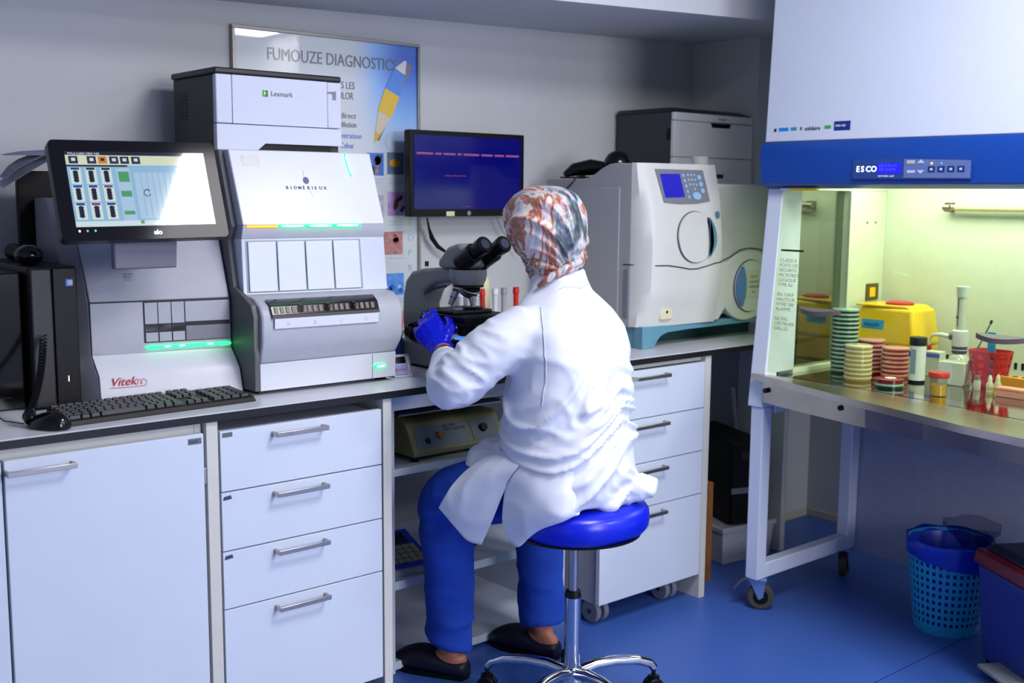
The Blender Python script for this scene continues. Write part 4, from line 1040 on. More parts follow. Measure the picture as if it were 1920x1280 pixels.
build(MB().prism([(a+.002, b, .812) for a, b in SL]+[(3.722, HY0, .812), (3.722, 2.2615, .812), (3.08, 2.2615, .812)], [(a+.002, b, .82) for a, b in SL]+[(3.722, HY0, .82), (3.722, 2.2615, .82), (3.08, 2.2615, .82)]), 'work_surface', worksteel, t)
for i in range(n-1):
    a, b = Vector((*SL[i], .8236)), Vector((*SL[i+1], .8236))
    if i == 3: b = a*.25+b*.75
    a = a-X*.004
    build(MB().slab(a+X*.010, (b-a)*.94, X*.006, Z*.0008), 'grille_slot', blackp, t)
for y in (2.235, 1.905):
    for k in range(len(FC)-1):
        if FC[k][1] >= y >= FC[k+1][1]:
            q_ = (FC[k][1]-y)/(FC[k][1]-FC[k+1][1]); xx = FC[k][0]*(1-q_)+FC[k+1][0]*q_
            xx += .012+.095*min(1, (2.3-y)/.8)
    build(MB().cyl((xx+.004, y, .782), (xx-.009, y, .782), .0085, n=16), 'plug_hole', blackp, t)
# sash glass and its handles
gx = lambda z: 3.045+(z-.84)*.085
s_ = build(MB().prism([(gx(.84), HY0+.05, .838), (gx(.84), 2.2615, .838), (gx(1.5), 2.2615, 1.50), (gx(1.5), HY0+.05, 1.50)], [(gx(.84)+.005, HY0+.05, .838), (gx(.84)+.005, 2.2615, .838), (gx(1.5)+.005, 2.2615, 1.50), (gx(1.5)+.005, HY0+.05, 1.50)]), 'sash_glass', sheet, t)
for yc, zc in ((2.08, 1.058), (1.478, 1.033)):
    r = []
    for o_ in (0, .04):
        r.append([(gx(zc)-.001-.034*math.sin(PI*k/14)**.7, yc-.078+.156*k/14, zc+.006-o_*.35-.008*math.sin(PI*k/14)) for k in range(15)]+[(gx(zc)-.0005, yc+.078, zc+.006-o_*.35), (gx(zc)-.0005, yc-.078, zc+.006-o_*.35)])
    build(MB().prism(r[0], r[1]), 'sash_handle', mat('handle taupe', '#4c4448', .5), t, smooth=40)
yy0, yy1 = 2.248, 2.16
for z, h, m_, nm in ((1.240, .006, blackp, 'black_tape'),):
    build(MB().prism([(gx(z)-.0005, yy0, z), (gx(z)-.0005, yy1, z), (gx(z+h)-.0005, yy1, z+h), (gx(z+h)-.0005, yy0, z+h)], [(gx(z)-.0012, yy0, z), (gx(z)-.0012, yy1, z), (gx(z+h)-.0012, yy1, z+h), (gx(z+h)-.0012, yy0, z+h)]), nm, m_, t)
ztext('CLASSE II\nPOSTE DE\nSECURITE\nMICROBIO\nLOGIQUE\nTYPE A2\n\nEN 12469\nHAUTEUR\nVITRE 200\nALARME\n\nNE PAS\nOBSTRUER\nGRILLES', (gx(1.2)-.004, 2.246, 1.205), -Y, Vector((.09, 0, 1)), .016, mat('sash print', '#7f8a72', .6, var=0), t, 'lettering')
# band details
build(MB().prism([(3.051, 1.972, 1.474), (3.051, 1.592, 1.472), (3.051, 1.592, 1.526), (3.051, 1.64, 1.531), (3.051, 1.972, 1.534)][::-1], [(3.0465, 1.972, 1.474), (3.0465, 1.592, 1.472), (3.0465, 1.592, 1.526), (3.0465, 1.64, 1.531), (3.0465, 1.972, 1.534)][::-1]), 'control_plate', mat('plate blue', '#22438a', .3), t)
build(MB().prism([(3.0468, 1.80, 1.476), (3.0468, 1.594, 1.474), (3.0468, 1.594, 1.524), (3.0468, 1.80, 1.531)], [(3.0455, 1.80, 1.476), (3.0455, 1.594, 1.474), (3.0455, 1.594, 1.524), (3.0455, 1.80, 1.531)]), 'keypad_plate', mat('plate grey blue', '#5b6fa4', .3), t)
lit_ = mat('lit lettering', '#ffffff', .4, emit=1.3, emitc='#f4f8ff', var=0)
for k, ch in enumerate('ESCO'): ztext(ch, (3.0463, 1.960-.0165*k-(.001 if k == 3 else 0), 1.495), -Y, Z, .024, lit_, t, 'lettering', bold=.0005)
build(MB().box((3.0450, 1.809, 1.488), (3.0463, 1.887, 1.520)), 'display', mat('hood lcd', '#0a0a70', .2, emit=.95, emitc='#1616ff', var=0), t)
ztext('Safe 0.42 m/s\nAIR CLEAN', (3.0448, 1.883, 1.509), -Y, Z, .0115, mat('lcd text', '#000000', .4, emit=.8, emitc='#5a58ff', var=0), t, 'lettering')
ztext('SENTINEL Gold', (3.0462, 1.885, 1.479), -Y, Z, .008, whiteink, t, 'lettering')
bl = mat('button pale', '#b9c2dc', .4, var=0); bd = mat('button navy', '#14306c', .4, var=0)
def hb(y, z, w_, h, m_, x=3.0443, nm='button'): return build(MB().box((x, y-w_/2, z-h/2), (x+.001, y+w_/2, z+h/2)), nm, m_, t)
hb(1.778, 1.522, .025, .010, mat('button tan', '#b8b4b8', .4, var=0)); hb(1.776, 1.494, .025, .008, bl)
for s in (1, -1):
    zc = 1.508+s*.010
    build(MB().prism([(3.0443, 1.758, zc), (3.0443, 1.734, zc), (3.0443, 1.746, zc+s*.011)][::s], [(3.0453, 1.758, zc), (3.0453, 1.734, zc), (3.0453, 1.746, zc+s*.011)][::s]), 'button', bl, t)
for k in range(4):
    y = 1.712-.030*k
    hb(y, 1.500, .021, .017, bd)
    hb(y, 1.500, .008, .007, bl, 3.0437, 'button_symbol')
build(MB().cyl((3.0443, 1.712, 1.517), (3.0455, 1.712, 1.517), .0035, n=10), 'indicator_light', mat('amber led', '#ffc060', .4, emit=1.5, emitc='#ffa040', var=0), t)
build(MB().cyl((3.0443, 1.682, 1.517), (3.0455, 1.682, 1.517), .003, n=10), 'indicator_light', mat('blue led', '#5090ff', .4, emit=1.2, emitc='#4080ff', var=0), t)
build(MB().box((3.0800, 2.125, 1.4385), (3.0950, 2.225, 1.4455)), 'warning_strip', yel, t); build(MB().box((3.0800, 2.226, 1.4385), (3.0950, 2.262, 1.4455)), 'white_strip', hoodw, t)
# stickers on the white housing
def st(y0, y1, z0, z1, c, nm='sticker'):
    x = 3.068+(z0-1.594)*.0515
    return build(MB().box((x-.0012, y1, z0), (x+.002, y0, z1)), nm, mat('sticker '+c, c, .4, var=0), t)
st(2.287, 2.279, 1.628, 1.638, '#15204a'); st(2.268, 2.232, 1.629, 1.640, '#1f86e0'); st(2.222, 2.200, 1.630, 1.640, '#3c8fb0'); st(2.186, 2.180, 1.630, 1.640, '#4a5a90')
ztext('solidaire', (3.068, 2.168, 1.629), -Y, Z, .017, darkink, t, 'lettering')
st(2.095, 2.072, 1.631, 1.641, '#3fa34a'); st(2.060, 2.003, 1.624, 1.652, '#11307e')
ztext('PAD HD', (3.0672, 2.055, 1.635), -Y, Z, .010, whiteink, t, 'lettering')
# socket, dots, uv tube, ceiling
o = build(MB().box((3.612, 2.2575, 1.045), (3.692, 2.2618, 1.106)), 'socket_plate', mat('socket brown', '#5a4a1c', .4), t, bevel=.002)
build(MB().box((3.632, 2.2555, 1.057), (3.668, 2.2574, 1.092)), 'socket_insert', yel, t, bevel=.001)
for x in (3.60, 3.655): build(MB().cyl((x, 2.258, 1.328), (x, 2.2619, 1.328), .004, n=10), 'screw', alu, t)
build(MB().cyl((3.69, 1.975, 1.386), (3.69, 1.15, 1.386), .013, n=16), 'uv_tube', mat('uv tube glass', '#cfcaa0', .2, coat=.5), t)
build(MB().cyl((3.69, 2.02, 1.386), (3.69, 1.995, 1.386), .013, n=16).cyl((3.69, 1.99, 1.386), (3.69, 1.976, 1.386), .010, n=16), 'tube_cap', steelh, t)
build(MB().box((3.68, 1.996, 1.37), (3.7225, 2.012, 1.402)), 'tube_holder', mat('holder brown', '#6b5138', .4), t)
# stand
def fr_(a, b, nm='stand_leg'): return build(MB().box(a, b), nm, hoodw, t, bevel=.004)
fr_((3.032, 2.262, .115), (3.082, 2.312, .7165)); fr_((3.575, 2.262, .115), (3.625, 2.312, .737)); fr_((3.032, HY0, .115), (3.082, HY0+.05, .737)); fr_((3.575, HY0, .115), (3.625, HY0+.05, .737))
fr_((3.0825, 2.264, .115), (3.5745, 2.310, .168), 'stand_rail'); fr_((3.0825, HY0, .115), (3.5745, HY0+.05, .168), 'stand_rail')
fr_((3.101, 2.264, .69), (3.5745, 2.310, .737), 'stand_rail'); fr_((3.32, HY0+.051, .69), (3.36, 2.26, .737), 'stand_rail')
build(MB().box((3.626, HY0, .105), (3.645, 2.262, .80)), 'rear_panel', mat('stand panel', '#8f94aa', .45), t)
build(MB().box((3.6205, 2.262, .115), (3.65, 2.318, .80)), 'rear_post', hoodw, t) if False else None
cbr = mat('castor bracket zinc', '#7d97c4', .3, .6); tyre = mat('castor tyre grey', '#3f3f38', .6)
for cx, cy, a, big in ((3.075, 2.29, -52, 1), (3.60, 2.29, 20, 0), (3.60, 1.03, 0, 0), (3.06, 1.03, 0, 0)):
    c = build(MB(), 'castor', cbr, t) if False else None
    rz = Matrix.Translation((cx, cy, 0)) @ Matrix.Rotation(math.radians(a), 4, 'Z')
    m1 = MB().box((-.03, -.03, .106), (.03, .03, .1145))
    for s in (-1, 1): m1.prism([(-.028, s*.018-.0015, .106), (.028, s*.018-.0015, .106), (.020, s*.018-.0015, .045), (.004, s*.018-.0015, .036)], [(-.028, s*.018+.0015, .106), (.028, s*.018+.0015, .106), (.020, s*.018+.0015, .045), (.004, s*.018+.0015, .036)])
    m1.v = [rz @ Vector(p) for p in m1.v]
    cb_ = build(m1, 'castor_fork', cbr, t, bevel=.001)
    m2 = MB().cyl((.012, -.013, .046), (.012, .013, .046), .046, n=28)
    m2.v = [rz @ Vector(p) for p in m2.v]
    build(m2, 'castor_wheel', tyre, cb_, bevel=.005, seg=3)
    m2 = MB().cyl((.012, -.0145, .046), (.012, .0145, .046), .026, n=20)
    m2.v = [rz @ Vector(p) for p in m2.v]
    build(m2, 'wheel_hub', blackp, cb_)
    if big:
        m3 = MB().rings([[(-.030-.05*k/5, -.010, .108-.0035*k*k/2), (-.030-.05*k/5, .010, .108-.0035*k*k/2), (-.030-.05*k/5, .010, .112-.0035*k*k/2), (-.030-.05*k/5, -.010, .112-.0035*k*k/2)] for k in range(6)])
        m3.v = [rz @ Vector(p) for p in m3.v]
        build(m3, 'brake_pedal', steelh, cb_)

# ------------------------------------------------------------------ contents of the cabinet
WZ = .8202
def dish(x, y, z, kind, label, group, rot=0):
    cfg = {'green': ('#082c30', '#9fbcae'), 'beige': ('#a88c50', '#dcd2ae'), 'red': ('#98101c', '#e4a294'), 'redb': ('#6e1222', '#d8978c')}[kind]
    t = thing('petri_dish', label, 'petri dish', (x, y, z), group=group)
    ag = mat('agar '+kind, cfg[0], .3, coat=.4, var=.05)
    pl_ = mat('dish plastic '+kind, cfg[1], .18, coat=.5, var=.03)
    b = build(MB().lathe([(.0435, 0), (.0435, .0075)], (x, y, z+.0006), 28), 'dish_base', ag, t, smooth=40)
    build(MB().lathe([(.0452, 0), (.0455, .0055), (.044, .0062)], (x, y, z+.0082), 28), 'dish_lid', pl_, t, smooth=40)
    return t
ords = ['first', 'second', 'third', 'fourth', 'fifth', 'sixth', 'seventh', 'eighth', 'ninth', 'tenth', 'eleventh', 'twelfth', 'thirteenth', 'fourteenth', 'fifteenth', 'sixteenth']
def stack(x, y, n, kind, what, group):
    first = None
    for k in range(n):
        o_ = ords[n-1-k]
        lb = '%s petri dish from the top of the %s' % (o_, what)
        jx, jy = random.uniform(-.0012, .0012), random.uniform(-.0012, .0012)
        if first is None:
            first = dish(x, y, WZ, kind, lb, group)
        else:
            c = copy_tree(first); c.location = (x+jx, y+jy, WZ+k*.0147); c['label'] = lb
stack(3.345, 2.165, 15, 'green', 'tall dark green stack', 'dark green petri dishes')
stack(3.236, 2.041, 8, 'beige', 'front beige stack', 'beige petri dishes')
stack(3.405, 2.10, 8, 'redb', 'rear dark red stack', 'dark red petri dishes in the rear stack')
stack(3.385, 1.995, 7, 'red', 'bright red stack', 'bright red petri dishes')
t1 = dish(3.195, 1.90, WZ, 'green', 'green dish lying alone in front under a maroon-lidded dish', 'loose petri dishes in front')
t2 = dish(3.195, 1.90, WZ+.0147, 'redb', 'maroon-lidded dish with a white sticker lying on a green dish in front', 'loose petri dishes in front')
t2.children[1].data.materials[0] = mat('maroon lid', '#8c1a2c', .25, coat=.5)
build(MB().lathe([(.018, 0), (.018, .0006)], (3.198, 1.897, WZ+.0147+.0146), 18), 'white_sticker', whiteink, t2)

t = thing('sharps_bin', 'yellow sharps container with a red lid hatch and blue label in the safety cabinet', 'sharps bin', (3.60, 2.12, WZ))
a0, a1, b0, b1 = 3.52, 3.69, 2.01, 2.235
build(MB().hexa([(a0+.006, b0+.01, WZ), (a1, b0+.01, WZ), (a1, b1-.01, WZ), (a0+.006, b1-.01, WZ), (a0, b0, .905), (a1+.004, b0, .905), (a1+.004, b1, .905), (a0, b1, .905)]), 'bin_body', yel, t, bevel=.008, seg=3)
build(MB().hexa([(a0-.004, b0-.004, .906), (a1+.008, b0-.004, .906), (a1+.008, b1+.004, .906), (a0-.004, b1+.004, .906), (a0+.012, b0+.016, 1.035), (a1-.006, b0+.016, 1.035), (a1-.006, b1-.004, 1.035), (a0+.012, b1-.004, 1.035)]), 'bin_lid', yel, t, bevel=.012, seg=3)
build(MB().hexa([(a0+.02, b0+.03, 1.0355), (a1-.01, b0+.03, 1.0355), (a1-.01, b1+.008, 1.0355), (a0+.005, b1+.008, 1.0355), (a0+.02, b0+.05, 1.044), (a1-.01, b0+.05, 1.044), (a1-.01, b1+.008, 1.042), (a0+.005, b1+.008, 1.042)]), 'lid_rim', yel, t, bevel=.002)
build(MB().lathe([(.042, 0), (.042, .006), (.03, .010)], (3.60, 2.115, 1.0445), 20, sx=1, sy=1.2), 'hatch', redp, t)
build(MB().hexa([(a0+.002, 2.128, .957), (a0+.004, 2.128, .957), (a0+.004, 2.215, .957), (a0+.002, 2.215, .957), (a0+.006, 2.128, .990), (a0+.009, 2.128, .990), (a0+.009, 2.215, .990), (a0+.006, 2.215, .990)]), 'blue_label', mat('label blue', '#3aa0e0', .4), t)
ztext('DANGER', (a0+.001, 2.205, .968), -Y, Vector((.1, 0, 1)), .015, darkink, t, 'lettering')

t = thing('reagent_bottle', 'white cylindrical bottle with a black lid beside the red petri dishes', 'bottle', (3.354, 1.897, WZ))
build(MB().lathe([(.024, .006), (.026, .008), (.026, .120), (.024, .122)], (3.354, 1.897, WZ), 26), 'body', mat('bottle white', '#dcdfe6', .35), t, smooth=40)
build(MB().lathe([(.0255, 0), (.0265, .002), (.0265, .0075)], (3.354, 1.897, WZ), 26), 'foot_ring', blackp, t)
build(MB().lathe([(.0275, 0), (.0275, .024), (.026, .026)], (3.354, 1.897, WZ+.1225), 26), 'lid', blackp, t, smooth=40)
build(MB().box((3.3268, 1.888, .85), (3.3282, 1.906, .93)), 'printed_label', mat('print blue grey', '#8c96b8', .5), t)
build(MB().box((3.3300, 1.909, .905), (3.3330, 1.915, .922)), 'blue_mark', mat('mark blue', '#2050c0', .5, var=0), t)
t = thing('specimen_cup', 'urine specimen cup with a red screw lid and yellow contents', 'specimen cup', (3.175, 1.722, WZ))
cx, cy = 3.175, 1.722
build(MB().lathe([(.0235, 0), (.026, .055)], (cx, cy, WZ+.0005), 26), 'cup', clearp, t, smooth=40)
build(MB().lathe([(.0225, 0), (.0242, .032)], (cx, cy, WZ+.002), 26), 'liquid', mat('urine yellow', '#f0b010', .1, coat=.3, var=.02), t, smooth=40)
build(MB().lathe([(.030, 0), (.031, .003), (.031, .014), (.029, .017)], (cx, cy, WZ+.0556), 26), 'lid', redp, t, smooth=40)
t = thing('carton', 'small white and clear box behind the urine cup', 'box', (3.41, 1.80, WZ), rotz=math.radians(8))
build(MB().box((-.03, -.045, 0), (.03, .04, .075)), 'box_body', mat('frosted clear box', '#c4c8be', .2, coat=.4), t, bevel=.003, local=True)
build(MB().box((-.0312, -.005, .004), (-.0303, .038, .068)), 'white_label', whitep, t, local=True)
t = thing('carton', 'pale box with a blue band between the white bottle and the dispenser', 'box', (3.52, 1.93, WZ))
build(MB().box((3.50, 1.90, WZ), (3.54, 1.955, .905)), 'box_body', mat('pale box', '#c8d0c4', .4), t, bevel=.002)
build(MB().box((3.4985, 1.90, .885), (3.4998, 1.955, .898)), 'blue_band', mat('band blue', '#4a64c8', .4), t)
t = thing('bottle_dispenser', 'tall bottle-top dispenser with a side spout standing at the back of the safety cabinet', 'dispenser', (3.61, 1.89, WZ))
cx, cy = 3.61, 1.89
build(MB().lathe([(.036, 0), (.038, .004), (.038, .045), (.03, .065), (.02, .075)], (cx, cy, WZ), 24), 'glass_bottle', mat('bottle glass pale', '#b9bfae', .08, coat=.6), t, smooth=40)
build(MB().lathe([(.025, 0), (.025, .022)], (cx, cy, .896), 24), 'collar', mat('navy collar', '#1c2644', .4), t)
build(MB().lathe([(.0254, 0), (.0254, .003)], (cx, cy, .905), 24), 'collar_ring', whitep, t)
build(MB().lathe([(.026, 0), (.028, .03), (.027, .052), (.022, .056)], (cx, cy, .9185), 24), 'pump_head', mat('dispenser white', '#d0d4d4', .35), t, smooth=40)
build(MB().lathe([(.0165, 0), (.0165, .11)], (cx, cy, .975), 20), 'cylinder', mat('cylinder frosted', '#c3cbc0', .2, coat=.5), t, smooth=40)
build(MB().lathe([(.019, 0), (.021, .018), (.023, .036)], (cx, cy, 1.0855), 20), 'plunger_cap', mat('plunger cap', '#c8d8d8', .3), t, smooth=40)
build(MB().cyl((cx-.0172, cy+.004, .985), (cx-.0172, cy+.004, 1.08), .0015, n=6), 'scale_mark', darkink, t)
build(MB().cyl((cx-.019, cy+.005, 1.018), (cx-.016, cy+.005, 1.018), .005, n=10), 'stop_knob', darkink, t)
build(MB().cyl((cx-.012, cy+.020, .95), (cx-.018, cy+.030, .95), .012, n=16), 'valve', mat('valve navy', '#2c3450', .4), t)
build(MB().tube([(cx-.017, cy+.03, .95), (cx-.017, cy+.06, .953), (cx-.017, cy+.09, .950), (cx-.017, cy+.10, .935), (cx-.017, cy+.10, .915)], [.008, .008, .006, .004, .003], 10), 'spout', mat('dispenser white', '#d0d4d4'), t, smooth=60)
build(MB().box((cx-.022, cy+.094, .895), (cx-.012, cy+.108, .913)), 'spout_cap', redp, t, bevel=.002)
t = thing('basket', 'small red perforated plastic basket at the back of the safety cabinet', 'basket', (3.46, 1.715, WZ))
cx, cy = 3.46, 1.705
mbk = MB()
NX, NZ = 36, 9
vs, fs_ = [], []
for i in range(NX):
    a = 2*PI*i/NX
    for j in range(NZ+1):
        r = (.040+.016*j/NZ)
        qx = math.copysign(abs(math.cos(a))**.6, math.cos(a))*r*.9; qy = math.copysign(abs(math.sin(a))**.6, math.sin(a))*r*1.15
        vs.append((cx+qx, cy+qy, WZ+.115*j/NZ+.0015))
for i in range(NX):
    for j in range(NZ):
        if j in (0, NZ-1) or i % 2 == 0 or j % 2 == 0 or i % 9 == 4:
            fs_.append((i*(NZ+1)+j, ((i+1) % NX)*(NZ+1)+j, ((i+1) % NX)*(NZ+1)+j+1, i*(NZ+1)+j+1))
mbk.add(vs, fs_)
o = build(mbk, 'basket_wall', redp, t)
so = o.modifiers.new('solid', 'SOLIDIFY'); so.thickness = .002
build(MB().lathe([(.038, 0), (.038, .002)], (cx, cy, WZ), 24, sx=.9, sy=1.15), 'basket_floor', redp, t)
tag(build(MB().slab((3.43, 1.70, .838), (0, -.026, 0), (.004, 0, 0), (-.01, 0, .162)), 'plastic_strip', mat('sky blue strip', '#2f9fe0', .35), bevel=.001), 'sky blue plastic strip standing upright in the red basket', 'strip')
t = thing('inoculating_loop', 'dark metal inoculating loop leaning diagonally beside the red basket', 'loop', (3.42, 1.78, WZ))
build(MB().cyl((3.40, 1.79, WZ+.002), (3.43, 1.745, .92), .0045, .004, n=10), 'grip', mat('loop grip brown', '#6b3a2c', .4), t)
build(MB().cyl((3.43, 1.745, .92), (3.435, 1.700, 1.025), .0028, .0028, n=8), 'rod', alu, t)
build(MB().cyl((3.435, 1.700, 1.025), (3.436, 1.697, 1.036), .0045, .004, n=8), 'tip', charc, t)
t = thing('wire_stand', 'small bent wire stand behind the glass vial', 'stand', (3.40, 1.74, WZ))
build(MB().tube([(3.385, 1.752, WZ+.002), (3.395, 1.748, .84), (3.405, 1.745, .90)], .0022, 6).tube([(3.395, 1.748, .84), (3.40, 1.71, WZ+.002)], .0022, 6), 'wire', mat('rust wire', '#8a5a3a', .4, .6), t)
t = thing('vial', 'small clear vial with a black and silver cap lying by the dropper bottles', 'vial', (3.365, 1.685, WZ))
build(MB().lathe([(.011, 0), (.011, .028), (.008, .032)], (3.372, 1.70, WZ), 16), 'glass_body', mat('vial glass', '#b8b6a8', .08, coat=.6), t, smooth=40)
build(MB().lathe([(.0095, 0), (.0095, .012)], (3.372, 1.70, WZ+.0325), 16), 'cap', mat('vial cap', '#a0a4a8', .3, .8), t)
for x, y, h, c, lb in ((3.36, 1.653, .034, '#c9b060', 'left small dropper bottle with amber label'), (3.352, 1.624, .040, '#d8a030', 'right small dropper bottle with black base ring')):
    tt = thing('dropper_bottle', lb, 'bottle', (x, y, WZ))
    build(MB().lathe([(.0105, 0), (.0105, h*.75), (.006, h)], (x, y, WZ), 16), 'body', mat('dropper body', '#d6d2b8', .35), tt, smooth=40)
    build(MB().lathe([(.0108, 0), (.0108, h*.3)], (x, y, WZ+h*.2), 16), 'label_band', mat('dropper '+c, c, .4), tt)
    build(MB().lathe([(.0065, 0), (.006, .012), (.002, .02)], (x, y, WZ+h), 12), 'nozzle', mat('dropper white', '#e4e2d2', .35), tt, smooth=60)
t = thing('slide_box', 'pale pink plastic slide box lying at the front right in the safety cabinet', 'box', (3.33, 1.565, WZ))
pinkm = mat('pink plastic', '#e89c94', .35)
build(MB().box((3.305, 1.52, WZ), (3.345, 1.607, WZ+.020)), 'box_base', pinkm, t, bevel=.002)
build(MB().box((3.304, 1.519, WZ+.0205), (3.346, 1.608, WZ+.029)), 'box_lid', pinkm, t, bevel=.002)
t = thing('test_tube_rack', 'orange-yellow rack behind the pink box at the right edge', 'rack', (3.44, 1.58, WZ))
orr = mat('orange rack', '#d8922a', .4)
build(MB().box((3.42, 1.42, WZ), (3.47, 1.66, WZ+.045)), 'rack_block', orr, t, bevel=.003)
for k in range(8): build(MB().cyl((3.445, 1.645-k*.03, WZ+.045), (3.445, 1.645-k*.03, WZ+.046), .009, n=12), 'tube_hole', blackp, t)
tag(build(MB().box((3.30, 1.38, WZ), (3.34, 1.475, WZ+.13)), 'reagent_carton', yel, bevel=.002), 'bright yellow carton cut off by the right edge of the picture', 'box')
# drain plate detail: two wall panels join
# ------------------------------------------------------------------ bins on the floor
t = thing('waste_basket', 'turquoise perforated waste basket with a dark blue bag liner', 'waste basket', (3.425, 1.785, 0))
cx, cy = 3.425, 1.785
NX, NZ = 72, 25
vs, fs_ = [], []
H = .305
for i in range(NX):
    a = 2*PI*i/NX
    for j in range(NZ+1):
        z = H*j/NZ
        r = .098+.034*(z/H)**.8
        vs.append((cx+r*math.cos(a), cy+r*math.sin(a), z))
for i in range(NX):
    for j in range(NZ):
        if j < 3 or j > 21 or i % 2 == 0 or j % 2 == 0:
            fs_.append((i*(NZ+1)+j, ((i+1) % NX)*(NZ+1)+j, ((i+1) % NX)*(NZ+1)+j+1, i*(NZ+1)+j+1))
o = build(MB().add(vs, fs_), 'basket_wall', mat('turquoise plastic', '#1f98c8', .45), t)
so = o.modifiers.new('solid', 'SOLIDIFY'); so.thickness = .0022
build(MB().lathe([(.098, 0), (.098, .004)], (cx, cy, 0), 40), 'basket_floor', mat('turquoise plastic', '#1f98c8'), t)
lin = []
for j, (r, z) in enumerate(((.090, .02), (.110, .15), (.1255, .29), (.136, .312), (.1385, .305), (.137, .28), (.1325, .235))):
    ring = []
    for k in range(72):
        a = 2*PI*k/72
        wv = (1+.012*math.sin(9*a+j)+.008*math.sin(23*a+2*j))
        zz = z+(0 if j < 5 else (.022*math.sin(a-.6) if j == 6 else .006*math.sin(a)))
        if j == 3: zz += .003*math.sin(7*a)
        ring.append((cx+r*wv*math.cos(a), cy+r*wv*math.sin(a), zz))
    lin.append(ring)
o = build(MB().rings(lin, cap=False), 'bag_liner', mat('blue bag film', '#0a2fb4', .28, var=.1, bump=.3, bscale=40), t, smooth=180)
tag(build(MB().rings([[(3.47+r*math.cos(a)*(1+.2*math.sin(3*a)), 1.73+r*math.sin(a)*(1+.15*math.sin(5*a+z*30)), z) for a in [2*PI*k/24 for k in range(24)]] for r, z in ((.03, .28), (.05, .31), (.085, .345), (.09, .362))], cap=False), 'plastic_bag', glassy('bag film clear', '#c8ccd8', .2), smooth=180),
    'crumpled clear plastic bag sticking out of the waste basket', 'bag')
t = thing('pedal_bin', 'blue pedal bin with a maroon and dark lid at the right edge', 'pedal bin', (3.245, 1.600, 0), rotz=math.atan2(-.85, -.525))
pbl = mat('bin blue', '#2a3c8c', .42); mar = mat('bin maroon', '#78102a', .35)
build(MB().hexa([(.02, .02, .012), (.36, .02, .012), (.36, .28, .012), (.02, .28, .012), (0, 0, .31), (.38, 0, .31), (.38, .30, .31), (0, .30, .31)]), 'bin_body', pbl, t, bevel=.012, seg=3, local=True)
build(MB().hexa([(-.012, -.012, .311), (.392, -.012, .311), (.392, .312, .311), (-.012, .312, .311), (-.004, -.004, .358), (.384, -.004, .358), (.384, .304, .358), (-.004, .304, .358)]), 'lid_rim', mar, t, bevel=.01, seg=3, local=True)
build(MB().hexa([(.01, .012, .3585), (.37, .012, .3585), (.37, .29, .3585), (.01, .29, .3585), (.03, .035, .380), (.35, .035, .380), (.35, .27, .380), (.03, .27, .380)]), 'lid', mat('bin lid dark', '#23283a', .4), t, bevel=.01, seg=3, local=True)
build(MB().box((.12, -.055, .028), (.26, .02, .040)), 'pedal', mat('pedal grey', '#8c8f92', .35), t, bevel=.003, local=True)
build(MB().box((.11, -.02, 0), (.27, .06, .026)), 'pedal_housing', blackp, t, bevel=.003, local=True)
build(MB().box((.03, .03, 0), (.35, .27, .012)), 'bin_foot', blackp, t, local=True)

# ------------------------------------------------------------------ stool
SX, SY = 2.058, 2.149
t = thing('stool', 'round blue upholstered stool on a chrome gas column with the person seated on it', 'stool', (SX, SY, 0))
blv = mat('blue vinyl', '#0a1ec0', .28, var=.03, bump=.1, bscale=80)
rings = []
for r, z in ((.165, .518), (.180, .520), (.190, .535), (.193, .555), (.190, .578), (.180, .592), (.160, .599), (.12, .600), (.06, .597), (.01, .596)):
    rings.append([(SX+.004+r*math.copysign(abs(math.cos(a))**.86, math.cos(a)), SY+r*math.copysign(abs(math.sin(a))**.86, math.sin(a)), z) for a in [2*PI*k/48 for k in range(48)]])
build(MB().rings(rings), 'seat_cushion', blv, t, smooth=180)
build(MB().rings([[(SX+.004+r*math.cos(a), SY+r*math.sin(a), z) for a in [2*PI*k/48 for k in range(48)]] for r, z in ((.15, .505), (.180, .510), (.182, .5175))]), 'seat_board', blackp, t, smooth=30)
build(MB().cyl((SX, SY, .34), (SX, SY, .503), .0135, n=20), 'gas_piston', alu, t)
build(MB().cyl((SX, SY, .322), (SX, SY, .341), .0235, .020, n=24), 'collar', blackp, t, bevel=.002)
build(MB().cyl((SX, SY, .10), (SX, SY, .3215), .0225, n=28), 'column', chrome, t, smooth=40)
build(MB().cyl((SX, SY, .078), (SX, SY, .122), .036, .028, n=28), 'hub', chrome, t, bevel=.004)
cr_dir = math.atan2(-.65, .76)
for k in range(5):
    a = cr_dir+math.radians(18)+2*PI*k/5
    dx, dy = math.cos(a), math.sin(a)
    pth = [(SX+dx*r, SY+dy*r, z) for r, z in ((.025, .105), (.07, .118), (.13, .121), (.20, .114), (.238, .100), (.25, .085))]
    l = build(MB().tube(pth, [.017, .016, .015, .014, .013, .012], 12), 'base_arm', chrome, t, smooth=60)
    c = build(MB().cyl((SX+dx*.25-dy*.018, SY+dy*.25+dx*.018, .028), (SX+dx*.25-dy*.004, SY+dy*.25+dx*.004, .028), .028, n=20).cyl((SX+dx*.25+dy*.004, SY+dy*.25-dx*.004, .028), (SX+dx*.25+dy*.018, SY+dy*.25-dx*.018, .028), .028, n=20), 'castor', blackp, l, bevel=.003)
    build(MB().cyl((SX+dx*.25, SY+dy*.25, .03), (SX+dx*.25, SY+dy*.25, .084), .006, n=10).box((SX+dx*.25-.012, SY+dy*.25-.012, .04), (SX+dx*.25+.012, SY+dy*.25+.012, .062)), 'castor_fork', blackp, l)

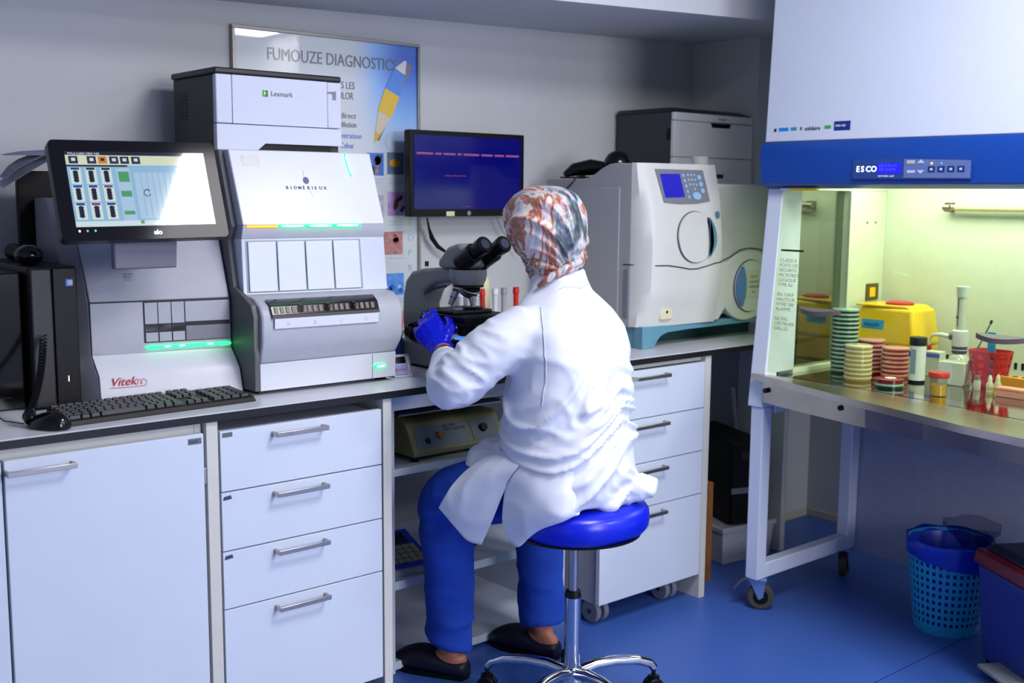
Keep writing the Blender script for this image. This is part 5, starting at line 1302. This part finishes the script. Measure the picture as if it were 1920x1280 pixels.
# ------------------------------------------------------------------ person
def evalmesh(bmr, voxel, smooth_it=6, fac=.5, decimate=0):
    """closed overlapping volumes -> one continuous skin"""
    me = D.meshes.new('tmp'); me.from_pydata([tuple(v) for v in bmr.v], [], bmr.f)
    bm = bmesh.new(); bm.from_mesh(me); bmesh.ops.recalc_face_normals(bm, faces=bm.faces); bm.to_mesh(me); bm.free()
    o = D.objects.new('tmp', me); COL.objects.link(o)
    r = o.modifiers.new('r', 'REMESH'); r.mode = 'VOXEL'; r.voxel_size = voxel
    s = o.modifiers.new('s', 'SMOOTH'); s.iterations = smooth_it; s.factor = fac
    dg = bpy.context.evaluated_depsgraph_get(); dg.update()
    m2 = D.meshes.new_from_object(o.evaluated_get(dg))
    D.objects.remove(o); D.meshes.remove(me)
    return m2
def link(me, name, m, parent, label=None):
    me.name = name; me.materials.clear(); me.materials.append(m)
    for p in me.polygons: p.use_smooth = True
    o = D.objects.new(name, me); COL.objects.link(o)
    if parent is not None: o.parent = parent
    if label: o['label'] = label
    return o
def limb(mb, pts, n=20):
    """pts: list of (centre, radius) or (centre, ra, rb, axis_a)"""
    path = [Vector(p[0]) for p in pts]
    rings = []
    u = None
    for i, p in enumerate(pts):
        d = (path[min(i+1, len(path)-1)]-path[max(i-1, 0)]).normalized()
        if len(p) > 3: u = Vector(p[3])
        elif u is None: u = d.orthogonal()
        u = (u-d*u.dot(d)).normalized(); v = d.cross(u)
        ra = p[1]; rb = p[2] if len(p) > 2 else p[1]
        rings.append([path[i]+u*ra*math.cos(2*PI*k/n)+v*rb*math.sin(2*PI*k/n) for k in range(n)])
    mb.rings(rings)
    for i in (0, -1):
        r = pts[i][1]*.9; r2 = (pts[i][2] if len(pts[i]) > 2 else pts[i][1])*.9
        rr_ = min(r, r2)
        mb.sphere(path[i], (rr_, rr_, rr_), 16, 10)
    return mb
Rv = Vector((.97, .24, 0)); Fv = Vector((-.24, .97, 0))
def hring(c, hw, hd, n=40, pw=.85, tilt=0, back=0):
    c = Vector(c)
    out = []
    for k in range(n):
        a = 2*PI*k/n
        ca, sa = math.cos(a), math.sin(a)
        x = math.copysign(abs(ca)**pw, ca)*hw; y = math.copysign(abs(sa)**pw, sa)*hd
        if y < 0: y *= 1+back
        out.append(c+Rv*x+Fv*y+Z*(tilt*y))
    return out
# joints
HIPL, HIPR = Vector((1.965, 2.17, .655)), Vector((2.145, 2.20, .655))
KNL, KNR = Vector((1.875, 2.475, .575)), Vector((2.235, 2.50, .575))
ANL, ANR = Vector((1.925, 2.535, .085)), Vector((2.235, 2.470, .085))
SHL, SHR = Vector((1.905, 2.20, 1.075)), Vector((2.222, 2.265, 1.060))
ELL, ELR = Vector((1.752, 2.30, .925)), Vector((2.29, 2.44, .90))
WRL, WRR = Vector((1.878, 2.505, .980)), Vector((2.20, 2.66, .965))
HC = Vector((2.052, 2.290, 1.338))
body = MB()
TS = [((2.055, 2.19, .62), .165, .12), ((2.05, 2.19, .72), .15, .105), ((2.05, 2.185, .82), .14, .095), ((2.055, 2.19, .92), .145, .10), ((2.062, 2.20, 1.02), .155, .10), ((2.068, 2.215, 1.09), .13, .08), ((2.07, 2.228, 1.14), .075, .06), ((2.068, 2.24, 1.18), .055, .055), ((2.066, 2.262, 1.24), .052, .055)]
body.rings([hring(c, a*.97, b*.97) for c, a, b in TS])
body.sphere(HC, (.070, .088, .105), 24, 16)
fd = Fv
body.sphere(HC+fd*.05-Z*.045, (.045, .04, .05), 16, 12)
body.sphere(HC+fd*.093-Z*.015, (.011, .018, .020), 12, 8)       # nose
for s in (-1, 1):
    body.sphere(HC+Rv*s*.070-Z*.01, (.010, .018, .030), 10, 8)  # ears
limb(body, [(SHL, .045), (SHL*.5+ELL*.5, .042), (ELL, .036), (ELL*.5+WRL*.5, .032), (WRL, .025)])
limb(body, [(SHR, .045), (SHR*.5+ELR*.5, .042), (ELR, .036), (ELR*.5+WRR*.5, .032), (WRR, .025)])
limb(body, [(HIPL, .078), (HIPL*.5+KNL*.5, .070), (KNL, .055), (KNL*.6+ANL*.4, .050), (ANL, .034)])
limb(body, [(HIPR, .078), (HIPR*.5+KNR*.5, .070), (KNR, .055), (KNR*.6+ANR*.4, .050), (ANR, .034)])
TOL = Vector((1.865, 2.665, .03)); TOR = Vector((2.195, 2.61, .025))
for an, to in ((ANL, TOL), (ANR, TOR)):
    d = (to-an); d.z = 0; d.normalize()
    limb(body, [(an-d*.03-Z*.035, .030), (an+d*.03-Z*.042, .030), (an+d*.10-Z*.052, .030, .022)])
pm = evalmesh(body, .010, 4)
person = link(pm, 'person', skin, None)
XF[person.name] = Matrix.Identity(4)
tag(person, 'person in white lab coat and patterned headscarf seated at the microscope, back turned', 'person')
for s in (-1, 1):
    e_ = HC+fd*.080+Rv*s*.030+Z*.012
    ob = build(MB().sphere(e_, .011, 12, 8), 'eye', mat('eye white', '#e8e4e0', .2, var=0), person, smooth=180)
    build(MB().sphere(e_+fd*.007, .006, 10, 8), 'iris', mat('iris brown', '#3a2414', .2, var=0), ob, smooth=180)
build(MB().sphere(HC+fd*.088-Z*.055, (.022, .006, .006), 12, 8), 'mouth', mat('lip', '#9a4a48', .4), person, smooth=180)

# trousers
tr = MB()
tr.rings([hring(c, a, b) for c, a, b in (((2.055, 2.185, .605), .185, .145), ((2.055, 2.19, .68), .180, .14), ((2.055, 2.19, .76), .165, .125))])
limb(tr, [(HIPL, .100), (HIPL*.5+KNL*.5, .095), (KNL+Vector((.0, -.005, -.005)), .082)])
limb(tr, [(KNL+Vector((0, 0, .0)), .080), (KNL+Vector((.0, .012, -.06)), .080), (KNL*.6+ANL*.4, .074, .076), (KNL*.25+ANL*.75, .069, .073)])
tr.rings([[KNL*.25+ANL*.75+Vector((.070*math.cos(a), .074*math.sin(a), 0)) for a in [2*PI*k/24 for k in range(24)]], [ANL+Vector((.066*math.cos(a), .074*math.sin(a), .004-.014*math.cos(a))) for a in [2*PI*k/24 for k in range(24)]]])
limb(tr, [(HIPR, .100), (HIPR*.5+KNR*.5, .095), (KNR, .082)])
limb(tr, [(KNR, .080), (KNR+Vector((.0, .006, -.06)), .079), (KNR*.6+ANR*.4, .074, .074), (KNR*.25+ANR*.75, .069, .070)])
tr.rings([[KNR*.25+ANR*.75+Vector((.070*math.cos(a), .072*math.sin(a), 0)) for a in [2*PI*k/24 for k in range(24)]], [ANR+Vector((.068*math.cos(a), .072*math.sin(a), .018-.012*math.sin(a))) for a in [2*PI*k/24 for k in range(24)]]])
tm = evalmesh(tr, .009, 5)
def fold(p, seed, sx, sy, sz):
    q = Vector((p.x*sx, p.y*sy, p.z*sz+seed))
    w = Vector((noise.noise(q*.6+Vector((3, 1, seed))), noise.noise(q*.6+Vector((7, seed, 2))), 0))*.8
    a = noise.noise(q+w)
    return (1-min(1, abs(a)*2.6))
def displace(me, fn):
    me.update()
    ns = [v.normal.copy() for v in me.vertices]
    for v, nn in zip(me.vertices, ns):
        v.co = v.co+nn*fn(v.co, nn)
def tfold(p, nn):
    k = math.exp(-((p.z-.50)/.07)**2)*.012 + math.exp(-((p.z-.17)/.08)**2)*.006 + .003
    return k*(fold(p, 2, 6, 6, 15)-.45)+.004*(noise.noise(p*9)-.0)
displace(tm, tfold)
link(tm, 'trousers', scrub, person)

# coat: torso, skirt, collar and sleeves in one cloth body
coatm = mat('lab coat cotton', '#ced3e2', .62, var=.01, scale=8, bump=.12, bscale=700)
ct = MB()
CS = [((2.062, 2.165, .602), .186, .160), ((2.060, 2.165, .64), .196, .172), ((2.052, 2.165, .70), .196, .168), ((2.046, 2.163, .78), .186, .158), ((2.046, 2.165, .86), .178, .150),
      ((2.056, 2.172, .94), .180, .148), ((2.066, 2.185, 1.01), .190, .142), ((2.070, 2.20, 1.065), .188, .128), ((2.072, 2.215, 1.105), .165, .108), ((2.073, 2.225, 1.135), .125, .090), ((2.074, 2.232, 1.16), .088, .074), ((2.074, 2.238, 1.19), .074, .067), ((2.072, 2.246, 1.222), .070, .066)]
ct.rings([hring(c, a, b, 44, .82 if z_ < 9 else .7) for z_, (c, a, b) in enumerate(CS)])
limb(ct, [(SHL+Vector((.03, .0, -.01)), .078, .072), (SHL*.7+ELL*.3, .074), (SHL*.35+ELL*.65, .073), (ELL+Vector((.0, -.0, -.005)), .070)])
limb(ct, [(ELL, .066), (ELL*.75+WRL*.25, .060), (ELL*.5+WRL*.5, .049), (ELL*.33+WRL*.67, .041)])
limb(ct, [(SHR+Vector((-.03, .0, -.01)), .078, .072), (SHR*.6+ELR*.4, .070), (ELR, .064)])
limb(ct, [(ELR, .062), (ELR*.5+WRR*.5, .052), (ELR*.16+WRR*.84, .042)])
# skirt over the left thigh
limb(ct, [(Vector((1.985, 2.20, .690)), .10), (Vector((1.94, 2.29, .672)), .090), (Vector((1.918, 2.345, .660)), .078)])
limb(ct, [(Vector((2.13, 2.22, .690)), .10), (Vector((2.17, 2.34, .665)), .098), (Vector((2.20, 2.44, .640)), .094)])
# hem spreading on the seat at the right rear
ct.sphere(Vector((2.165, 2.02, .635)), (.062, .050, .030), 20, 12)
ct.sphere(Vector((2.02, 2.05, .618)), (.12, .06, .016), 20, 12)
cm = evalmesh(ct, .0075, 7)
def cfold(p, nn):
    tors = min(1, max(0, (1.04-p.z)/.18))                     # lower torso is the most crumpled
    lf = max(0, min(1, (1.88-p.x)/.05))                       # sleeve
    # creases run diagonally down from the sides
    s_ = (p-Vector((2.05, 2.1, 0))).dot(Rv)
    g = p.z*1.0+.42*abs(s_-.03)-.22*s_
    q = Vector((s_*4.2, p.y*3.0, g*10.5))
    wv = Vector((noise.noise(q*.55+Vector((5, 2, 1))), noise.noise(q*.55+Vector((9, 4, 6))), noise.noise(q*.55+Vector((1, 8, 3)))))
    a = noise.noise(q+wv*1.9)
    big = (1-min(1, abs(a)*2.6))**1.25
    d = (1-lf)*tors*.021*(big-.35)
    q2 = Vector((s_*13, p.y*9, p.z*21+s_*9))
    b = noise.noise(q2+wv*2.2)
    d += (1-lf)*(.25+.75*tors)*.0050*((1-min(1, abs(b)*2.6))-.35)
    # sleeve: creases round the elbow and under the armhole
    e = (p-ELL).length
    c_ = noise.noise(Vector((p.x*16+p.z*20, p.y*14, p.z*10-p.x*8)))
    d += lf*.0075*(math.exp(-((e-.02)/.12)**2)*.9+.35)*((1-min(1, abs(c_)*2.6))-.4)
    # waist draw-in
    return d
displace(cm, cfold)
coat = link(cm, 'lab_coat', coatm, person)
# seams and panel lines: raised piping of the armhole and back yoke, shrink onto the cloth
from mathutils.bvhtree import BVHTree
bm = bmesh.new(); bm.from_mesh(cm); bvh = BVHTree.FromBMesh(bm)
def onto(pts, off=.001):
    out = []
    for p in pts:
        loc, nn, idx, d = bvh.find_nearest(Vector(p))
        out.append(loc+nn*off)
    return out
def densify(pts, n=10):
    out = []
    pts = [Vector(p) for p in pts]
    for i in range(len(pts)-1):
        for k in range(n): out.append(pts[i].lerp(pts[i+1], k/n))
    return out+[pts[-1]]
seam = mat('coat seam thread', '#b4bace', .7, var=0)
def seamline(pts, r=.0009, nm='seam'):
    build(MB().tube(onto(densify(pts), .0006), r, 6), nm, seam, coat, smooth=60)
seamline([(1.945, 2.17, 1.128), (1.905, 2.115, 1.075), (1.880, 2.085, 1.0), (1.872, 2.085, .93), (1.880, 2.09, .885)], .0016)
seamline([(2.0, 2.16, 1.185), (2.08, 2.15, 1.175), (2.14, 2.19, 1.18)])
# collar rim (navy edge)
col = [Vector((2.072, 2.247, 1.220))+Rv*.069*math.cos(a)+Fv*.064*math.sin(a) for a in [2*PI*k/40 for k in range(41)]]
build(MB().tube(col, .0035, 8), 'collar_piping', mat('navy piping', '#2b3a8a', .6, var=0), coat, smooth=180)
# cuffs
for w_, e_ in ((WRL, ELL), (WRR, ELR)):
    d = (w_-e_).normalized()
    c = e_*.31+w_*.69
    build(MB().cyl(c, c+d*.012, .040, .039, n=28), 'cuff', coatm, coat, bevel=.002)
# hanging side flaps of the coat either side of the slit
def sheet_grid(rows, name, bulge=.0, sub=6, th=.002, amp=.003, seed=1):
    """rows of control points (same count) -> smooth cloth sheet"""
    def cr(P, t):
        n = len(P)-1; f = t*n; i = min(int(f), n-1); u = f-i
        p0, p1, p2, p3 = P[max(i-1, 0)], P[i], P[i+1], P[min(i+2, n)]
        return .5*((2*p1)+(-p0+p2)*u+(2*p0-5*p1+4*p2-p3)*u*u+(-p0+3*p1-3*p2+p3)*u*u*u)
    rows = [[Vector(p) for p in r] for r in rows]
    N, M_ = 26, 26
    g = []
    for i in range(N):
        rr2 = [cr([r[k] for r in rows], i/(N-1)) for k in range(len(rows[0]))]
        g.append([cr(rr2, j/(M_-1)) for j in range(M_)])
    mb = MB(); vs = []
    for i in range(N):
        for j in range(M_):
            p = g[i][j]
            a = noise.noise(Vector((p.x*10+p.y*14, p.y*6, p.z*13+seed)))
            vs.append(p+Vector((-.64, -.75, 0))*amp*((1-min(1, abs(a)*2.5))*1.3))
    mb.add(vs, [(i*M_+j, i*M_+j+1, (i+1)*M_+j+1, (i+1)*M_+j) for i in range(N-1) for j in range(M_-1)])
    o = build(mb, name, coatm, coat, smooth=180)
    s_ = o.modifiers.new('solid', 'SOLIDIFY'); s_.thickness = th; s_.offset = 0
    return o
# front flap: columns run from slit edge to the front edge, rows from top to hem
sheet_grid([[(1.866, 2.130, .745), (1.868, 2.17, .745), (1.872, 2.21, .745), (1.885, 2.26, .745)],
            [(1.845, 2.160, .700), (1.832, 2.21, .700), (1.825, 2.27, .695), (1.840, 2.325, .690)],
            [(1.844, 2.191, .650), (1.818, 2.235, .640), (1.797, 2.30, .632), (1.800, 2.355, .640)],
            [(1.832, 2.225, .565), (1.812, 2.268, .560), (1.790, 2.325, .572), (1.785, 2.375, .600)],
            [(1.823, 2.262, .487), (1.808, 2.305, .493), (1.795, 2.352, .530), (1.783, 2.398, .566)]], 'coat_flap', seed=4, amp=.0025)
# rear flap hanging over the seat edge
sheet_grid([[(1.866, 2.130, .745), (1.885, 2.085, .745), (1.925, 2.03, .745), (1.975, 2.035, .745)],
            [(1.845, 2.160, .695), (1.865, 2.075, .690), (1.905, 2.02, .690), (1.965, 2.03, .690)],
            [(1.844, 2.188, .650), (1.850, 2.07, .640), (1.890, 2.01, .640), (1.955, 2.02, .640)],
            [(1.838, 2.192, .580), (1.842, 2.095, .590), (1.880, 2.02, .596), (1.945, 2.01, .614)],
            [(1.840, 2.190, .545), (1.856, 2.152, .503), (1.874, 2.085, .566), (1.935, 2.005, .608)]], 'coat_flap', seed=9, amp=.003)

# headscarf
def scarfmat():
    m = D.materials.new('patterned silk scarf'); m.use_nodes = True
    nt = m.node_tree; b = nt.nodes['Principled BSDF']
    b.inputs['Roughness'].default_value = .38
    tc = nt.nodes.new('ShaderNodeTexCoord')
    mp = nt.nodes.new('ShaderNodeMapping'); mp.inputs['Scale'].default_value = (9.5, 9.5, 4.2); mp.inputs['Location'].default_value = (.9, .35, .6); mp.inputs['Rotation'].default_value = (.35, .25, .3)
    nt.links.new(tc.outputs['Object'], mp.inputs[0])
    n1 = nt.nodes.new('ShaderNodeTexNoise'); n1.inputs['Scale'].default_value = 1.0; n1.inputs['Detail'].default_value = 6; n1.inputs['Distortion'].default_value = .8; n1.inputs['Roughness'].default_value = .6
    nt.links.new(mp.outputs[0], n1.inputs['Vector'])
    r = nt.nodes.new('ShaderNodeValToRGB'); e = r.color_ramp.elements
    e[0].position = .30; e[0].color = srgb('#2b3a42'); e[1].position = .74; e[1].color = srgb('#e3dbe0')
    for p_, c in ((.37, '#34404a'), (.42, '#727e88'), (.455, '#b4b6bc'), (.485, '#c2aeaa'), (.51, '#8e5a48'), (.545, '#a86a58'), (.58, '#dcd2d6'), (.64, '#98a2ac')):
        q = e.new(p_); q.color = srgb(c)
    nt.links.new(n1.outputs['Fac'], r.inputs[0])
    n2 = nt.nodes.new('ShaderNodeTexNoise'); n2.inputs['Scale'].default_value = 45; n2.inputs['Detail'].default_value = 4
    nt.links.new(tc.outputs['Object'], n2.inputs['Vector'])
    mx = nt.nodes.new('ShaderNodeMixRGB'); mx.blend_type = 'OVERLAY'; mx.inputs[0].default_value = .35
    nt.links.new(r.outputs[0], mx.inputs[1]); nt.links.new(n2.outputs['Color'], mx.inputs[2])
    nt.links.new(mx.outputs[0], b.inputs['Base Color'])
    return m
sc = MB()
# back of the head bulges towards the viewer (bun), tapering to the neck
def sring(c, rw, rf, rb, n=48):
    c = Vector(c); out = []
    for k in range(n):
        a = 2*PI*k/n; ca, sa = math.cos(a), math.sin(a)
        out.append(c+Rv*ca*rw+Fv*sa*(rf if sa > 0 else rb))
    return out
SCR = [((2.052, 2.275, 1.443), .016, .018, .018), ((2.052, 2.275, 1.4405), .038, .040, .042), ((2.052, 2.275, 1.433), .060, .062, .066), ((2.051, 2.277, 1.417), .082, .084, .092), ((2.050, 2.279, 1.395), .095, .098, .108), ((2.050, 2.281, 1.368), .102, .104, .119), ((2.051, 2.282, 1.338), .103, .102, .124),
       ((2.054, 2.280, 1.308), .099, .096, .124), ((2.060, 2.272, 1.282), .092, .088, .116), ((2.063, 2.264, 1.257), .084, .080, .098), ((2.064, 2.254, 1.234), .075, .076, .075), ((2.062, 2.248, 1.210), .066, .068, .060), ((2.062, 2.246, 1.190), .060, .062, .054)]
sc.rings([sring(*r_) for r_ in SCR])
scm = evalmesh(sc, .0055, 4)
KNOT = Vector((2.018, 2.235, 1.215))
def sfold(p, nn):
    d = p-KNOT
    ang = math.atan2((p-HC).dot(Rv)*1.0, max(.01, p.z-1.19))
    w_ = max(0, min(1, (1.43-p.z)/.05))
    s1 = (p-HC).dot(Rv)
    v_ = noise.noise(Vector((ang*7.5, p.z*2.2, 1.3)))
    r1 = 1-min(1, abs(v_)*2.8)
    v2 = noise.noise(Vector((ang*15, p.z*5, 4.3)))
    # crossing fold low on the right
    g = p.z-(1.262+.42*s1*.6)
    cr_ = math.exp(-(g/.010)**2) if s1 > -.03 else 0
    return w_*(.0115*(r1-.35)+.0045*v2) - .008*cr_
displace(scm, sfold)
scarf = link(scm, 'headscarf', scarfmat(), person)
# wrapped tail at the nape on the left
o = build(MB().tube([(2.125, 2.190, 1.252), (2.08, 2.170, 1.240), (2.03, 2.175, 1.222), (1.998, 2.20, 1.198), (1.985, 2.225, 1.175)], [.006, .010, .011, .010, .006], 14), 'scarf_fold', scarf.data.materials[0], scarf, smooth=180)
o = build(MB().tube([(2.142, 2.215, 1.240), (2.10, 2.180, 1.232), (2.055, 2.170, 1.220), (2.015, 2.185, 1.202)], [.004, .007, .007, .005], 12), 'scarf_fold', scarf.data.materials[0], scarf, smooth=180)

# gloved hands
def hand(W, dirv, palm_n, thumb_side, curls, target=None, nm='glove'):
    """W wrist; dirv along the hand; palm_n towards the palm; thumb_side +1 / -1 along across vector"""
    d = Vector(dirv).normalized(); pn = Vector(palm_n); pn = (pn-d*pn.dot(d)).normalized(); ac = d.cross(pn).normalized()*thumb_side
    K = 1.08 if nm == 'glove' else 1
    mb = MB()
    limb(mb, [(W-d*.014, .029, .025, ac), (W, .027, .022, ac), (W+d*.03, .036, .019, ac), (W+d*.065, .043, .017, ac), (W+d*.088, .041, .014, ac)], 20)
    lens = ((.032, .040, .025, .021), (.012, .045, .029, .022), (-.010, .041, .027, .021), (-.031, .032, .021, .019))
    for k, (off, a, b, c) in enumerate(lens):
        p = W+d*(.083-.004*abs(k-1))+ac*off
        dd = d.copy(); pts = [(p-d*.02, .0105)]
        pts.append((p, .0105))
        rot = ac
        ang = 0
        for L, cv, r in zip((a, b, c), curls[k], (.0098, .0088, .0075)):
            ang += math.radians(cv)
            dd = d*math.cos(ang)+pn*math.sin(ang)
            p = p+dd*L
            pts.append((p, r))
        limb(mb, pts, 12)
    p = W+d*.022+ac*.028
    t1 = (d*.62+ac*.66+pn*.42).normalized(); t2 = (d*.85+ac*.12+pn*.55).normalized(); t3 = (d*.86-ac*.08+pn*.55).normalized()
    limb(mb, [(p-t1*.01, .015), (p+t1*.030, .0135), (p+t1*.030+t2*.032, .0112), (p+t1*.030+t2*.032+t3*.024, .0088)], 12)
    mb.v = [W+(Vector(q)-W)*K for q in mb.v]
    m = evalmesh(mb, .0028, 3)
    displace(m, lambda p, n: .0009*noise.noise(p*70)+.0012*(1-min(1, abs(noise.noise(Vector((p.x*30, p.y*30, p.z*60))))*4)))
    return link(m, nm, glv, person)
hand(WRL+Vector((.006, .012, .006)), (-.04, .74, .60), (.80, .42, -.42), -1, [(22, 34, 24), (26, 36, 26), (28, 38, 26), (30, 38, 26)])
hand(WRR+Vector((-.004, .010, .004)), (-.22, .75, .40), (-.92, -.2, -.1), 1, [(15, 30, 22), (22, 34, 24), (26, 38, 26), (30, 40, 26)])
# bare skin strip and watch at the left wrist
d = (WRL-ELL).normalized()
build(MB().cyl(WRL-d*.075, WRL-d*.004, .0275, .0265, n=24), 'bare_wrist', skin, person, bevel=.002)
c = WRL-d*.034
wt = build(MB().cyl(c-d*.007, c+d*.007, .0305, .0300, n=28), 'wristwatch', mat('rose gold', '#c98a5a', .22, 1, var=0), person, bevel=.002)
build(MB().cyl(c+Vector((-.028, -.010, .010)), c+Vector((-.034, -.012, .012)), .013, n=20), 'watch_face', blackg, wt, bevel=.002)

# shoes
navy = mat('navy clog', '#0b0d20', .5)
for an, to, hz in ((ANL, TOL, 0), (ANR, TOR, 0)):
    d = (to-an); d.z = 0; d.normalize(); s_ = Vector((-d.y, d.x, 0))
    mb = MB(); base = Vector((an.x, an.y, 0))
    rings = []
    for u, w_, h in ((-.062, .018, .032), (-.055, .030, .045), (-.035, .036, .048), (0, .038, .046), (.04, .042, .062), (.08, .047, .072), (.12, .049, .066), (.155, .044, .052), (.178, .030, .038), (.188, .014, .026)):
        rings.append([base+d*u+s_*w_*math.copysign(abs(math.cos(a))**.7, math.cos(a))+Z*(.006+h*.5+h*.5*math.copysign(abs(math.sin(a))**.7, math.sin(a))) for a in [2*PI*k/24 for k in range(24)]])
    sh = build(MB().rings(rings), 'shoe', navy, person, smooth=180)
    sm_ = sh.modifiers.new('s', 'SUBSURF'); sm_.levels = sm_.render_levels = 1
    so_ = MB().prism([base+d*u+s_*w_ for u, w_ in ((-.064, .0), (-.055, .030), (0, .038), (.08, .048), (.13, .049), (.17, .036), (.19, 0), (.17, -.036), (.13, -.049), (.08, -.048), (0, -.038), (-.055, -.030))],
                     [base+d*u+s_*w_+Z*.014 for u, w_ in ((-.064, .0), (-.055, .030), (0, .038), (.08, .048), (.13, .049), (.17, .036), (.19, 0), (.17, -.036), (.13, -.049), (.08, -.048), (0, -.038), (-.055, -.030))])
    build(so_, 'sole', blackp, sh)
    build(MB().tube([base+d*.075-s_*.048+Z*.045, base+d*.062-s_*.050+Z*.052, base+d*.055-s_*.049+Z*.043, base+d*.062-s_*.050+Z*.034], .0018, 6), 'printed_mark', silver, sh)
bpy.context.view_layer.update()
